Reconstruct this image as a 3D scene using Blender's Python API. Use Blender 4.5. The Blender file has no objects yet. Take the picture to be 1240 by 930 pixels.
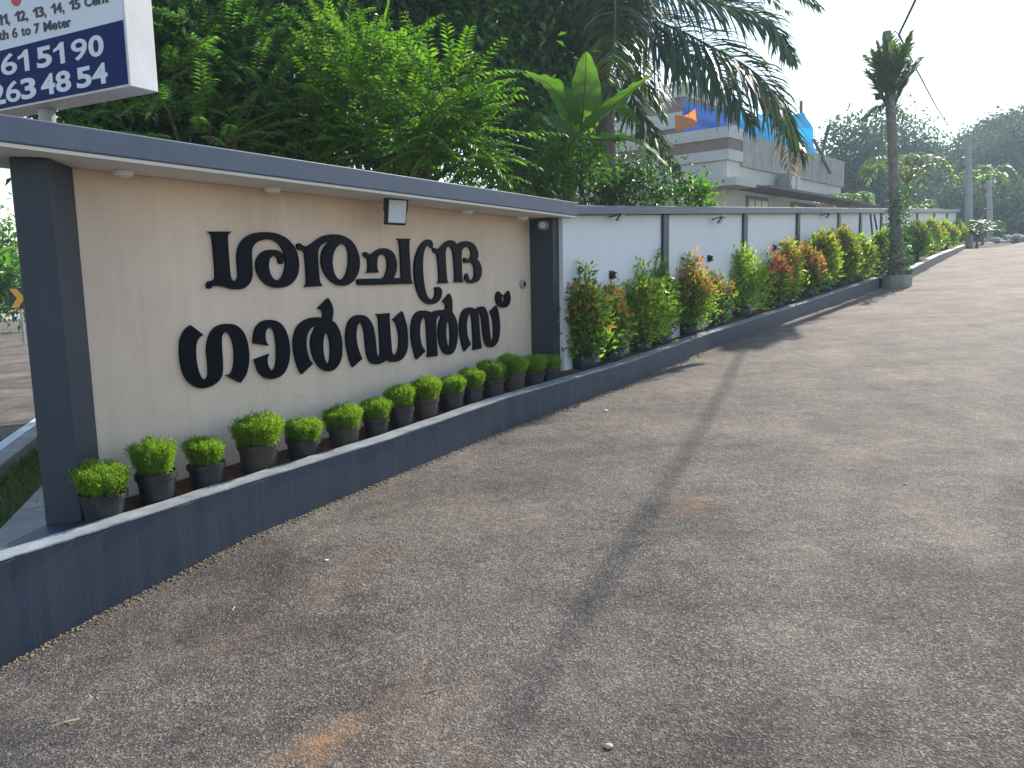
import bpy, bmesh, math, random
import numpy as np
from mathutils import Vector, Matrix

random.seed(7); RNG = np.random.default_rng(7)
S = bpy.context.scene
COL = S.collection
R = math.radians

# ------------------------------------------------------------------ camera, world, sun, exposure
FPX, CX, CY, HC = 960.0, 620.0, 465.0, 1.6
ROLL = 0.02
_hc = 320 + ROLL*(1340-CX)
PITCH = math.atan((CY-_hc)*math.cos(ROLL)/FPX)
_cp, _sp = math.cos(PITCH), math.sin(PITCH)
_r = Vector((1, 0, 0)); _f = Vector((0, _cp, -_sp)); _u = Vector((0, _sp, _cp))
IX = _r*math.cos(ROLL) - _u*math.sin(ROLL)
IY = _r*math.sin(ROLL) + _u*math.cos(ROLL)
CAMP = Vector((0, 0, HC))
cam = bpy.data.cameras.new('camera'); camo = bpy.data.objects.new('camera', cam); COL.objects.link(camo)
cam.sensor_width = 36; cam.lens = 36*FPX/1240; cam.clip_start = .05; cam.clip_end = 2000
M = Matrix((IX, IY, -_f)).transposed().to_4x4(); M.translation = CAMP
camo.matrix_world = M
S.camera = camo

SUN_AZ, SUN_EL = 38.0, 36.0
w = bpy.data.worlds.new('World'); S.world = w; w.use_nodes = True
nt = w.node_tree; bg = nt.nodes['Background']
sky = nt.nodes.new('ShaderNodeTexSky'); sky.sky_type = 'NISHITA'; sky.sun_disc = False
sky.sun_elevation = R(SUN_EL); sky.sun_rotation = R(SUN_AZ)
sky.air_density = 1.3; sky.dust_density = .4; sky.ozone_density = 1.0; sky.altitude = 0
nt.links.new(sky.outputs[0], bg.inputs[0]); bg.inputs[1].default_value = .115
sl = bpy.data.lights.new('sun', 'SUN'); sl.energy = 4.0; sl.angle = R(.9); sl.color = (1, .93, .82)
so = bpy.data.objects.new('sun', sl); COL.objects.link(so)
sd = Vector((math.sin(R(SUN_AZ))*math.cos(R(SUN_EL)), math.cos(R(SUN_AZ))*math.cos(R(SUN_EL)), math.sin(R(SUN_EL))))
so.rotation_euler = sd.to_track_quat('Z', 'Y').to_euler(); so.location = (0, 0, 30)
S.view_settings.view_transform = 'Standard'; S.view_settings.look = 'None'
S.view_settings.gamma = 1; S.view_settings.exposure = 1.05
S.cycles.max_bounces = 8; S.cycles.transparent_max_bounces = 8
S.cycles.volume_bounces = 0

# ------------------------------------------------------------------ survey helpers (photo pixel -> place in the world)
def ray(px, py): return IX*((px-CX)/FPX) + IY*((CY-py)/FPX) + _f
def P(px, py, D):                      # point at horizontal forward distance D
    d = ray(px, py); return CAMP + d*(D/d.y)
def onplane(px, py, p0, n):
    d = ray(px, py); n = Vector(n); t = (Vector(p0)-CAMP).dot(n)/d.dot(n); return CAMP + d*t
AZR = R(37); UR = Vector((math.sin(AZR), math.cos(AZR), 0))
SL = .08
ORI = onplane(0, 810, (0, 0, 0), (0, 0, 1))
def qd(x, y): return (x-ORI.x)*UR.x + (y-ORI.y)*UR.y
def roadz(x, y): return SL*min(max(qd(x, y), -6), 33)
def onroad(px, py): return onplane(px, py, ORI, (-SL*UR.x, -SL*UR.y, 1))

# ------------------------------------------------------------------ materials
def newmat(name):
    m = bpy.data.materials.new(name); m.use_nodes = True
    return m, m.node_tree, m.node_tree.nodes['Principled BSDF']
def N(nt, t, **kw):
    n = nt.nodes.new(t)
    for k, v in kw.items():
        if k.startswith('i_'): n.inputs[k[2:].replace('_', ' ')].default_value = v
        else: setattr(n, k, v)
    return n
def ramp(nt, fac, stops):
    r = nt.nodes.new('ShaderNodeValToRGB'); e = r.color_ramp.elements
    while len(e) < len(stops): e.new(.5)
    for i, (p, c) in enumerate(stops):
        e[i].position = p; e[i].color = (*c, 1) if len(c) == 3 else c
    nt.links.new(fac, r.inputs[0]); return r.outputs[0]
def coords(nt, scale=(1, 1, 1), rotz=0, kind='Object'):
    tc = nt.nodes.new('ShaderNodeTexCoord'); mp = nt.nodes.new('ShaderNodeMapping')
    mp.inputs['Scale'].default_value = scale; mp.inputs['Rotation'].default_value = (0, 0, rotz)
    nt.links.new(tc.outputs[kind], mp.inputs[0]); return mp.outputs[0]
def noise(nt, vec, scale, detail=4, rough=.55):
    n = N(nt, 'ShaderNodeTexNoise'); n.inputs['Scale'].default_value = scale
    n.inputs['Detail'].default_value = detail; n.inputs['Roughness'].default_value = rough
    nt.links.new(vec, n.inputs['Vector']); return n.outputs['Fac']
def mixc(nt, fac, a, b, mode='MIX'):
    m = nt.nodes.new('ShaderNodeMix'); m.data_type = 'RGBA'; m.blend_type = mode
    for s, v in ((m.inputs[0], fac), (m.inputs[6], a), (m.inputs[7], b)):
        if hasattr(v, 'is_linked'): nt.links.new(v, s)
        elif isinstance(v, (int, float)): s.default_value = v
        else: s.default_value = (*v, 1)
    return m.outputs[2]
def bump(nt, bs, h, strength=.3, dist=.01, prev=None):
    b = nt.nodes.new('ShaderNodeBump'); b.inputs['Strength'].default_value = strength
    b.inputs['Distance'].default_value = dist; nt.links.new(h, b.inputs['Height'])
    if prev: nt.links.new(prev, b.inputs['Normal'])
    nt.links.new(b.outputs[0], bs.inputs['Normal']); return b.outputs[0]

def paint(name, c, rough=.6, var=.12, scale=3, bumps=.15, bscale=60, streak=0, spec=.4, dirt=None):
    m, nt, bs = newmat(name)
    v = coords(nt); n = noise(nt, v, scale, 6, .6)
    lo = tuple(x*(1-var) for x in c); hi = tuple(min(1, x*(1+var)) for x in c)
    col = ramp(nt, n, [(.3, lo), (.7, hi)])
    if streak:
        vs = coords(nt, (9, 9, .5)); ns = noise(nt, vs, 1.6, 5, .65)
        f = ramp(nt, ns, [(.42, (0, 0, 0)), (.75, (1, 1, 1))])
        mul = nt.nodes.new('ShaderNodeMath'); mul.operation = 'MULTIPLY'; mul.inputs[1].default_value = streak
        nt.links.new(f, mul.inputs[0])
        col = mixc(nt, mul.outputs[0], col, dirt or tuple(x*.5 for x in c))
    nt.links.new(col, bs.inputs['Base Color']); bs.inputs['Roughness'].default_value = rough
    bs.inputs['Specular IOR Level'].default_value = spec
    if bumps: bump(nt, bs, noise(nt, v, bscale, 5, .6), bumps, .01)
    return m
def leafmat(name, c1, c2, trans=.4, rough=.45, tcol=None, spec=.35):
    m, nt, bs = newmat(name)
    g = nt.nodes.new('ShaderNodeNewGeometry')
    col = ramp(nt, g.outputs['Random Per Island'], [(0, c1), (1, c2)])
    nt.links.new(col, bs.inputs['Base Color']); bs.inputs['Roughness'].default_value = rough
    bs.inputs['Specular IOR Level'].default_value = spec
    t = nt.nodes.new('ShaderNodeBsdfTranslucent')
    tc = mixc(nt, 1.0, col, tcol or (2.2, 2.4, .9), 'MULTIPLY')
    nt.links.new(tc, t.inputs[0])
    mx = nt.nodes.new('ShaderNodeMixShader'); mx.inputs[0].default_value = trans
    nt.links.new(bs.outputs[0], mx.inputs[1]); nt.links.new(t.outputs[0], mx.inputs[2])
    nt.links.new(mx.outputs[0], nt.nodes['Material Output'].inputs[0])
    return m

MAT = {}
MAT['slate'] = paint('slate_paint', (.085, .112, .165), .5, .1, 2.5, .12, 90, .25, dirt=(.13, .14, .16))
MAT['slate_dark'] = paint('slate_dark_paint', (.03, .042, .064), .5, .1, 2.5, .1, 90, .1, dirt=(.08, .09, .1))
MAT['curb'] = paint('curb_paint', (.036, .05, .078), .5, .16, 3, .2, 70, .45, dirt=(.105, .1, .09))
MAT['kerb_top_glare'] = paint('kerb_glare_grey', (.24, .26, .28), .5, .3, 7, .25, 60)  # sun glare on the slate kerb top, painted in as pale grey
MAT['cream'] = paint('cream_plaster', (.76, .6, .48), .85, .06, 1.5, .35, 35, .28, spec=.2, dirt=(.47, .4, .33))
def weathered(m):
    nt = m.node_tree; bs = nt.nodes['Principled BSDF']; src = bs.inputs['Base Color'].links[0].from_socket
    v = coords(nt); a = nt.nodes.new('ShaderNodeVectorMath'); a.operation = 'ADD'
    nz = N(nt, 'ShaderNodeTexNoise'); nz.inputs['Scale'].default_value = 2.5; nz.inputs['Detail'].default_value = 4; nt.links.new(v, nz.inputs['Vector'])
    sc = nt.nodes.new('ShaderNodeVectorMath'); sc.operation = 'SCALE'; sc.inputs['Scale'].default_value = .35; nt.links.new(nz.outputs['Color'], sc.inputs[0])
    nt.links.new(v, a.inputs[0]); nt.links.new(sc.outputs[0], a.inputs[1])
    vo = N(nt, 'ShaderNodeTexVoronoi', feature='DISTANCE_TO_EDGE'); vo.inputs['Scale'].default_value = 1.1; nt.links.new(a.outputs[0], vo.inputs['Vector'])
    cr = ramp(nt, vo.outputs['Distance'], [(0, (1, 1, 1)), (.004, (0, 0, 0))])
    gate = ramp(nt, noise(nt, v, 1.7, 3), [(.52, (0, 0, 0)), (.6, (.2, .2, .2))])
    col = mixc(nt, mixc(nt, 1.0, cr, gate, 'MULTIPLY'), src, (.2, .16, .13))
    blot = ramp(nt, noise(nt, v, 1.1, 6, .65), [(.5, (0, 0, 0)), (.8, (.5, .5, .5))])
    col = mixc(nt, blot, col, (.58, .42, .34))
    sp = ramp(nt, noise(nt, v, 45, 2), [(.74, (0, 0, 0)), (.78, (.35, .35, .35))]); col = mixc(nt, sp, col, (.3, .25, .2))
    nt.links.new(col, bs.inputs['Base Color'])
weathered(MAT['cream'])
MAT['soffit'] = paint('soffit_white', (.74, .7, .64), .8, .05)
MAT['white_wall'] = paint('white_wall_paint', (.74, .75, .785), .7, .03, 1.2, .06, 40, .06, spec=.2)
MAT['white'] = paint('white_plastic', (.78, .78, .76), .4, .03, bumps=0)
MAT['sheet'] = paint('white_sheet_metal', (.72, .7, .69), .45, .08, 4, .1, 8, .1)
MAT['vinyl'] = paint('sign_vinyl', (.66, .69, .76), .4, .02, bumps=0)
MAT['blue'] = paint('blue_vinyl', (.012, .02, .11), .6, .04, bumps=0, spec=.12)
MAT['red'] = paint('red_vinyl', (.55, .03, .03), .4, .02, bumps=0)
MAT['ink'] = paint('dark_lettering', (.03, .022, .03), .45, .02, bumps=0)
MAT['acrylic'] = paint('black_acrylic', (.003, .005, .011), .35, .05, bumps=0, spec=.07)
MAT['black'] = paint('black_plastic', (.012, .012, .014), .45, .1, bumps=0)
MAT['pot'] = paint('black_pot_plastic', (.022, .025, .03), .42, .25, 8, .1, 60, .2, dirt=(.08, .065, .05))
MAT['pot_brown'] = paint('dusty_pot_plastic', (.045, .038, .032), .55, .25, 8, .1, 60, .3, dirt=(.11, .085, .06))
MAT['bag'] = paint('black_grow_bag', (.014, .016, .022), .4, .3, 12, .5, 18)
MAT['soil'] = paint('red_soil', (.13, .062, .036), .95, .45, 14, .8, 50, spec=.1)
MAT['glass'] = paint('lamp_glass', (.62, .66, .7), .12, .05, bumps=0, spec=.6)
MAT['steel'] = paint('galvanised_steel', (.32, .33, .34), .4, .15, 6, bumps=0)
MAT['concrete'] = paint('concrete', (.3, .29, .27), .9, .2, 4, .5, 40, .3)
MAT['pole'] = paint('concrete_pole', (.36, .36, .35), .85, .12, 4, .3, 30, .2)
MAT['bark'] = paint('bark', (.1, .075, .055), .95, .4, 9, .9, 25, spec=.1)
MAT['bark_grey'] = paint('grey_bark', (.24, .215, .19), .95, .3, 9, .8, 25, .4, spec=.1)
MAT['stem'] = paint('green_stem', (.1, .13, .035), .6, .2, 8, .1)
MAT['wood'] = paint('weathered_wood', (.13, .1, .075), .9, .3, 10, .4)
MAT['stone'] = paint('rubble_stone', (.3, .28, .25), .9, .3, 5, .9, 12)
MAT['laterite'] = paint('pale_block', (.42, .37, .29), .9, .25, 5, .6, 10)
MAT['house_white'] = paint('house_white', (.56, .545, .5), .8, .06, 2, .1, 30, .15)
MAT['house_brown'] = paint('house_brown', (.24, .165, .145), .8, .08, 2, .1, 30)
MAT['house_cream'] = paint('house_cream', (.6, .57, .5), .8, .06, 2, .1, 30, .15)
MAT['stained'] = paint('stained_concrete', (.4, .385, .36), .9, .15, 3, .3, 25, .75, dirt=(.13, .12, .11))
MAT['rooftile'] = paint('lower_roof', (.16, .13, .12), .8, .2, 6, .3)
MAT['dark_glass'] = paint('window_dark', (.02, .022, .028), .15, .1, bumps=0)
MAT['cable'] = paint('cable_black', (.03, .03, .03), .5, .1, bumps=0)
MAT['yellow'] = paint('yellow_sign', (.75, .4, .02), .4, .03, bumps=0)
MAT['grit'] = paint('grit', (.2, .15, .1), .95, .5, 40, 0)
MAT['straw'] = paint('dry_straw', (.6, .45, .22), .8, .1, bumps=0)

def tarp_mat(nm, c1, c2, tc_, tw):
    m, nt, bs = newmat(nm)
    v = coords(nt, (1, 1, 1)); n = noise(nt, v, 3, 5)
    col = ramp(nt, n, [(.3, c1), (.7, c2)])
    nt.links.new(col, bs.inputs['Base Color']); bs.inputs['Roughness'].default_value = .4
    t = nt.nodes.new('ShaderNodeBsdfTranslucent'); t.inputs[0].default_value = (*tc_, 1)
    mx = nt.nodes.new('ShaderNodeMixShader'); mx.inputs[0].default_value = tw
    nt.links.new(bs.outputs[0], mx.inputs[1]); nt.links.new(t.outputs[0], mx.inputs[2])
    nt.links.new(mx.outputs[0], nt.nodes['Material Output'].inputs[0])
    bump(nt, bs, n, .6, .1); return m
MAT['tarp'] = tarp_mat('blue_tarpaulin', (.01, .16, .5), (.02, .3, .75), (.02, .5, 1), .75)
MAT['tarp_shaded'] = tarp_mat('shaded_blue_tarpaulin', (.02, .06, .25), (.04, .09, .32), (.03, .1, .4), .3)  # blue tarpaulin again, its shade put into darker, less translucent colours
MAT['orange'] = leafmat('orange_sheet', (.6, .2, .05), (.6, .2, .05), .5, tcol=(1.4, 1.4, 1.2))

def N_map(nt, val, a, b):
    m = nt.nodes.new('ShaderNodeMapRange'); m.inputs['From Min'].default_value = a; m.inputs['From Max'].default_value = b
    nt.links.new(val, m.inputs['Value']); return m.outputs[0]
def asphalt(name, glint_and_earth):
    m, nt, bs = newmat(name)
    v = coords(nt)
    vo = N(nt, 'ShaderNodeTexVoronoi'); vo.inputs['Scale'].default_value = 135; nt.links.new(v, vo.inputs['Vector'])
    sep = nt.nodes.new('ShaderNodeSeparateColor'); nt.links.new(vo.outputs['Color'], sep.inputs[0])
    grain = ramp(nt, sep.outputs[0], [(.0, (.03, .028, .027)), (.5, (.08, .073, .068)), (.85, (.15, .135, .122)), (1, (.28, .25, .225))])
    big = noise(nt, v, .55, 7, .62)
    mid = noise(nt, v, 2.6, 6, .6)
    vs = coords(nt, (2.6, .35, 1), R(37)); st = noise(nt, vs, .9, 5, .6)
    dust = ramp(nt, big, [(.38, (0, 0, 0)), (.58, (1, 1, 1))])
    dust2 = ramp(nt, st, [(.4, (0, 0, 0)), (.7, (1, 1, 1))])
    dm = mixc(nt, .5, dust, dust2)
    dmm = mixc(nt, 1.0, dm, ramp(nt, mid, [(.25, (.25, .25, .25)), (.7, (1, 1, 1))]), 'MULTIPLY')
    mul = nt.nodes.new('ShaderNodeMath'); mul.operation = 'MULTIPLY'; mul.inputs[1].default_value = .8
    if glint_and_earth:  # dust graded along the drive: near grain shade and far glint set as colour
        tcq = nt.nodes.new('ShaderNodeTexCoord'); dq = nt.nodes.new('ShaderNodeVectorMath'); dq.operation = 'DOT_PRODUCT'
        nt.links.new(tcq.outputs['Object'], dq.inputs[0]); dq.inputs[1].default_value = UR
        qf = ramp(nt, N_map(nt, dq.outputs['Value'], 1.5, 14), [(0, (.45, .45, .45)), (1, (1, 1, 1))])
        dmm = mixc(nt, ramp(nt, N_map(nt, dq.outputs['Value'], 3, 16), [(0, (0, 0, 0)), (1, (.55, .55, .55))]), dmm, (1, 1, 1))
        dmm = mixc(nt, 1.0, dmm, qf, 'MULTIPLY')
    nt.links.new(dmm, mul.inputs[0])
    col = mixc(nt, mul.outputs[0], grain, (.32, .25, .2))
    if glint_and_earth:                       # spilled red earth lying on the asphalt, each patch at its own place
        tc = nt.nodes.new('ShaderNodeTexCoord')
        for (px, py, rx, ry, k) in ((385, 905, .16, .75, .75), (490, 895, .12, .5, .6), (840, 612, .22, .3, .55), (300, 760, .3, .5, .25), (430, 690, .3, .5, .3), (560, 925, .1, .3, .4)):
            p = onroad(px, py)
            mp = nt.nodes.new('ShaderNodeMapping'); mp.vector_type = 'TEXTURE'
            mp.inputs['Location'].default_value = p; mp.inputs['Rotation'].default_value = (0, 0, R(-35)); mp.inputs['Scale'].default_value = (rx, ry, 1)
            nt.links.new(tc.outputs['Object'], mp.inputs[0])
            ln = nt.nodes.new('ShaderNodeVectorMath'); ln.operation = 'LENGTH'; nt.links.new(mp.outputs[0], ln.inputs[0])
            e = ramp(nt, ln.outputs['Value'], [(.1, (1, 1, 1)), (1, (0, 0, 0))])
            nn = ramp(nt, noise(nt, v, 11, 6, .7), [(.4, (0, 0, 0)), (.62, (1, 1, 1))])
            f = mixc(nt, 1.0, e, nn, 'MULTIPLY')
            mu = nt.nodes.new('ShaderNodeMath'); mu.operation = 'MULTIPLY'; mu.inputs[1].default_value = k; nt.links.new(f, mu.inputs[0])
            col = mixc(nt, mu.outputs[0], col, (.3, .17, .085))
    pat = ramp(nt, noise(nt, coords(nt, (1, 1.6, 1), R(-25)), 1.15, 5, .6), [(.36, (.68, .68, .69)), (.5, (.96, .96, .96)), (.66, (1.14, 1.13, 1.11))])
    col = mixc(nt, 1.0, col, pat, 'MULTIPLY')
    mot = mixc(nt, .5, ramp(nt, noise(nt, v, 5, 4, .6), [(.3, (.62, .62, .62)), (.7, (1.2, 1.19, 1.17))]), ramp(nt, noise(nt, v, 17, 4, .7), [(.3, (.6, .6, .6)), (.7, (1.25, 1.24, 1.22))]))
    col = mixc(nt, 1.0, col, mot, 'MULTIPLY')
    nt.links.new(col, bs.inputs['Base Color']); bs.inputs['Roughness'].default_value = .85
    bs.inputs['Specular IOR Level'].default_value = .22
    b = bump(nt, bs, vo.outputs['Distance'], .7, .005)
    bump(nt, bs, noise(nt, v, 7, 6, .65), .5, .03, b)
    return m
MAT['asphalt'] = asphalt('drive_asphalt', True)
MAT['street'] = asphalt('street_asphalt', False)

MAT['lf_dark'] = leafmat('leaf_dark', (.022, .062, .022), (.065, .145, .04), .35)
MAT['lf_mid'] = leafmat('leaf_mid', (.03, .09, .022), (.095, .2, .042), .4, spec=.2)
MAT['lf_bright'] = leafmat('leaf_bright', (.045, .13, .014), (.11, .24, .025), .55, tcol=(1.9, 1.9, .7))
MAT['lf_far'] = leafmat('leaf_far', (.022, .05, .022), (.055, .095, .04), .3, .7, spec=.1)
MAT['lf_palm'] = leafmat('leaf_palm', (.035, .07, .035), (.085, .125, .06), .25)
MAT['lf_stub'] = leafmat('leaf_stub', (.06, .1, .045), (.12, .165, .07), .45, spec=.12)
MAT['lf_banana'] = leafmat('leaf_banana', (.05, .12, .02), (.08, .17, .03), .55, .35)
MAT['lf_dry'] = leafmat('leaf_dry', (.22, .14, .05), (.34, .24, .1), .35)
MAT['lf_pot'] = leafmat('leaf_dwarf', (.1, .2, .016), (.26, .39, .045), .5, tcol=(1.5, 1.6, .7))
MAT['lf_shrub'] = leafmat('leaf_shrub', (.035, .085, .02), (.2, .29, .05), .45, .3)
MAT['lf_yellow'] = leafmat('leaf_yellowing', (.08, .16, .02), (.27, .34, .06), .48, .3)
MAT['lf_red'] = leafmat('leaf_young', (.5, .16, .06), (.6, .34, .09), .45, .35, tcol=(1.5, 1.3, 1.1))
MAT['lf_pink'] = leafmat('leaf_young_pink', (.55, .1, .1), (.62, .24, .14), .45, .35, tcol=(1.5, 1.2, 1.2))
MAT['lf_grass'] = leafmat('grass_blade', (.03, .07, .015), (.1, .14, .035), .35)

# ------------------------------------------------------------------ mesh building
class MB:
    def __init__(s): s.v = []; s.f = []
    def add(s, vs, fs):
        o = len(s.v); s.v += [tuple(v) for v in vs]; s.f += [tuple(i+o for i in f) for f in fs]
    def hexa(s, b, t):                 # bottom ring, top ring
        n = len(b)
        s.add(list(b)+list(t), [tuple(range(n-1, -1, -1)), tuple(range(n, 2*n))] + [(i, (i+1) % n, n+(i+1) % n, n+i) for i in range(n)])
    def box(s, c, sz, ex=(1, 0, 0), ey=(0, 1, 0), ez=(0, 0, 1)):
        c = Vector(c); ex = Vector(ex)*sz[0]/2; ey = Vector(ey)*sz[1]/2; ez = Vector(ez)*sz[2]/2
        ring = [-ex-ey, ex-ey, ex+ey, -ex+ey]
        s.hexa([c+r-ez for r in ring], [c+r+ez for r in ring])
    def tube(s, pts, rad, n=8, cap=True):
        pts = [Vector(p) for p in pts]
        if not hasattr(rad, '__len__'): rad = [rad]*len(pts)
        vs = []; prev = None
        for i, p in enumerate(pts):
            t = (pts[min(i+1, len(pts)-1)]-pts[max(i-1, 0)]).normalized()
            a = prev - t*prev.dot(t) if prev else t.orthogonal()
            a.normalize(); prev = a; b = t.cross(a)
            vs += [p + (a*math.cos(2*math.pi*k/n) + b*math.sin(2*math.pi*k/n))*rad[i] for k in range(n)]
        fs = []
        for i in range(len(pts)-1):
            for k in range(n):
                fs.append((i*n+k, i*n+(k+1) % n, (i+1)*n+(k+1) % n, (i+1)*n+k))
        if cap:
            fs.append(tuple(range(n-1, -1, -1))); m = (len(pts)-1)*n; fs.append(tuple(range(m, m+n)))
        s.add(vs, fs)
    def lathe(s, prof, n=28, c=(0, 0, 0)):
        vs = [(c[0]+r*math.cos(2*math.pi*k/n), c[1]+r*math.sin(2*math.pi*k/n), c[2]+z) for r, z in prof for k in range(n)]
        fs = [(i*n+k, i*n+(k+1) % n, (i+1)*n+(k+1) % n, (i+1)*n+k) for i in range(len(prof)-1) for k in range(n)]
        s.add(vs, fs)
    def build(s, name, mat, parent=None, origin=None, smooth=False, bevel=0):
        o = Vector(origin) if origin is not None else (worldloc(parent) if parent else Vector((0, 0, 0)))
        me = bpy.data.meshes.new(name)
        me.from_pydata([tuple(Vector(v)-o) for v in s.v], [], s.f); me.update()
        bm = bmesh.new(); bm.from_mesh(me); bmesh.ops.recalc_face_normals(bm, faces=bm.faces)
        if bevel:
            bmesh.ops.bevel(bm, geom=[e for e in bm.edges if len(e.link_faces) == 2 and e.calc_face_angle(0) > .5], offset=bevel, segments=2, affect='EDGES', profile=.5)
        bm.to_mesh(me); bm.free()
        return link(name, me, mat, parent, None if parent else o, smooth)
def worldloc(o):
    v = Vector((0, 0, 0))
    while o: v = v + Vector(o.location); o = o.parent
    return v
def link(name, me, mat, parent=None, loc=None, smooth=False):
    if mat is not None: me.materials.append(mat)
    if smooth: me.polygons.foreach_set('use_smooth', [True]*len(me.polygons))
    ob = bpy.data.objects.new(name, me); COL.objects.link(ob)
    if parent: ob.parent = parent
    if loc is not None: ob.location = loc
    return ob
def tag(o, label=None, cat=None, group=None, kind=None):
    if label: o['label'] = label
    if cat: o['category'] = cat
    if group: o['group'] = group
    if kind: o['kind'] = kind
    return o
def thing(name, label, cat, loc, group=None, rotz=0):
    o = bpy.data.objects.new(name, None); COL.objects.link(o); o.location = loc; o.rotation_euler = (0, 0, rotz)
    o.empty_display_size = .2
    return tag(o, label, cat, group)
def dup(root, loc, rotz, scale, label):
    r = root.copy(); COL.objects.link(r); r.location = loc; r.rotation_euler = (0, 0, rotz); r.scale = scale; r['label'] = label
    for ch in list(root.children):
        c = ch.copy(); COL.objects.link(c); c.parent = r
        for g in list(ch.children):
            d = g.copy(); COL.objects.link(d); d.parent = c
    return r

def unit(a): return a/np.maximum(np.linalg.norm(a, axis=1, keepdims=True), 1e-9)
def randdir(n, rng=RNG): return unit(rng.normal(size=(n, 3)))
def leaf_mesh(name, pos, d, nr, L, W, fold=.25):
    """N leaves: base pos, direction d, approximate normal nr, length L, width W -> 2 folded quads each"""
    n = len(pos); d = unit(d); s = unit(np.cross(d, nr)); nn = np.cross(s, d)
    L = np.broadcast_to(np.asarray(L, float), (n,))[:, None]; W = np.broadcast_to(np.asarray(W, float), (n,))[:, None]
    mid = pos + d*L*.45; up = nn*W*fold
    V = np.stack([pos, mid - s*W/2 + up, pos+d*L*.5, mid + s*W/2 + up, pos + d*L - nn*L*.12], 1).reshape(-1, 3)
    b = np.arange(n)[:, None]*5
    Fc = np.concatenate([b+np.array([[0, 2, 4, 1]]), b+np.array([[0, 3, 4, 2]])], 1).reshape(-1, 4)
    return mesh_np(name, V, Fc)
def mesh_np(name, V, Fc):
    me = bpy.data.meshes.new(name); k = Fc.shape[1]
    me.vertices.add(len(V)); me.vertices.foreach_set('co', np.asarray(V, np.float32).ravel())
    me.loops.add(Fc.size); me.loops.foreach_set('vertex_index', Fc.astype(np.int32).ravel())
    me.polygons.add(len(Fc)); me.polygons.foreach_set('loop_start', np.arange(len(Fc), dtype=np.int32)*k)
    me.polygons.foreach_set('loop_total', np.full(len(Fc), k, np.int32))
    me.update(calc_edges=True); me.validate(); return me

def spline(pts, per=6, closed=False):   # pts: (x,y) or (x,y,'c') for corners -> smooth outline
    n = len(pts); out = []
    for i in range(n if closed else n-1):
        p1, p2 = pts[i], pts[(i+1) % n]
        p0 = pts[i-1] if (closed or i > 0) else p1; p3 = pts[(i+2) % n] if (closed or i+2 < n) else p2
        if len(p1) > 2: p0 = (2*p1[0]-p2[0], 2*p1[1]-p2[1])
        if len(p2) > 2: p3 = (2*p2[0]-p1[0], 2*p2[1]-p1[1])
        for k in range(per):
            t = k/per
            out.append(tuple(.5*((2*p1[j]) + (-p0[j]+p2[j])*t + (2*p0[j]-5*p1[j]+4*p2[j]-p3[j])*t*t + (-p0[j]+3*p1[j]-3*p2[j]+p3[j])*t**3) for j in (0, 1)))
    if not closed: out.append(tuple(pts[-1][:2]))
    return out
def curve3(pts, per=8):
    pts = [Vector(p) for p in pts]; out = []
    for i in range(len(pts)-1):
        p1, p2 = pts[i], pts[i+1]; p0 = pts[i-1] if i else p1*2-p2; p3 = pts[i+2] if i+2 < len(pts) else p2*2-p1
        for k in range(per):
            t = k/per
            out.append(.5*((2*p1)+(p2-p0)*t+(2*p0-5*p1+4*p2-p3)*t*t+(3*p1-p0-3*p2+p3)*t**3))
    out.append(pts[-1]); return out
def poly_solid(name, loops2d, thick, mat, origin, ex, ey, ez, parent, bev=0):
    """extruded flat shape with holes; loops in (ex,ey) metres about origin, front face at +thick along ez"""
    cu = bpy.data.curves.new(name, 'CURVE'); cu.dimensions = '2D'; cu.fill_mode = 'BOTH'; cu.extrude = thick/2; cu.bevel_depth = bev
    for lp in loops2d:
        sp = cu.splines.new('POLY'); sp.points.add(len(lp)-1)
        for i, (x, y) in enumerate(lp): sp.points[i].co = (x, y, 0, 1)
        sp.use_cyclic_u = True
    return curve_to_part(cu, name, mat, origin + ez*thick/2, ex, ey, ez, parent)
def curve_to_part(cu, name, mat, origin, ex, ey, ez, parent):
    tmp = bpy.data.objects.new('tmp', cu); COL.objects.link(tmp)
    dg = bpy.context.evaluated_depsgraph_get(); me = bpy.data.meshes.new_from_object(tmp.evaluated_get(dg))
    bpy.data.objects.remove(tmp); bpy.data.curves.remove(cu); me.name = name
    mt = Matrix((ex, ey, ez)).transposed().to_4x4(); mt.translation = origin - worldloc(parent)
    me.transform(mt); me.materials.clear()
    return link(name, me, mat, parent)

# ------------------------------------------------------------------ measured lines of the place
# kerb: photo pixels of foot and top edge, foot on the road plane
KB = [((0, 810), (0, 682)), ((115, 747), (115, 645)), ((297, 653), (297, 585.5)), ((475, 578), (475, 530)), ((612, 521), (612, 482)),
      ((700, 488), (700, 456.3)), ((758, 466), (758, 439)), ((859, 423), (859, 403.5)), ((960, 387), (960, 371)), ((1064, 350.5), (1064, 336)), ((1101, 338), (1101, 326.5)), ((1136, 319), (1136, 309)), ((1169, 301.5), (1169, 296.5))]
KF, KT = [], []
for b, t in KB:
    p = onroad(*b); q = onplane(*t, p, (p.x, p.y, 0)); KF.append(p); KT.append(q)
for i_ in (1, 0):                        # straighten the first metre of the kerb
    (bx, by), (tx_, ty_) = KB[i_]
    d_ = ray(bx, by); A_, e_ = KF[2], KF[2]-KF[3]
    nx_, ny_ = d_.y, -d_.x
    t_ = -(A_.x*nx_+A_.y*ny_)/(e_.x*nx_+e_.y*ny_); x_ = A_+e_*t_
    k_ = KF[i_].y and x_.y
    f_ = P(bx, by, k_); KF[i_] = f_
    q_ = P(tx_, ty_, k_); KT[i_] = q_
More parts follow.
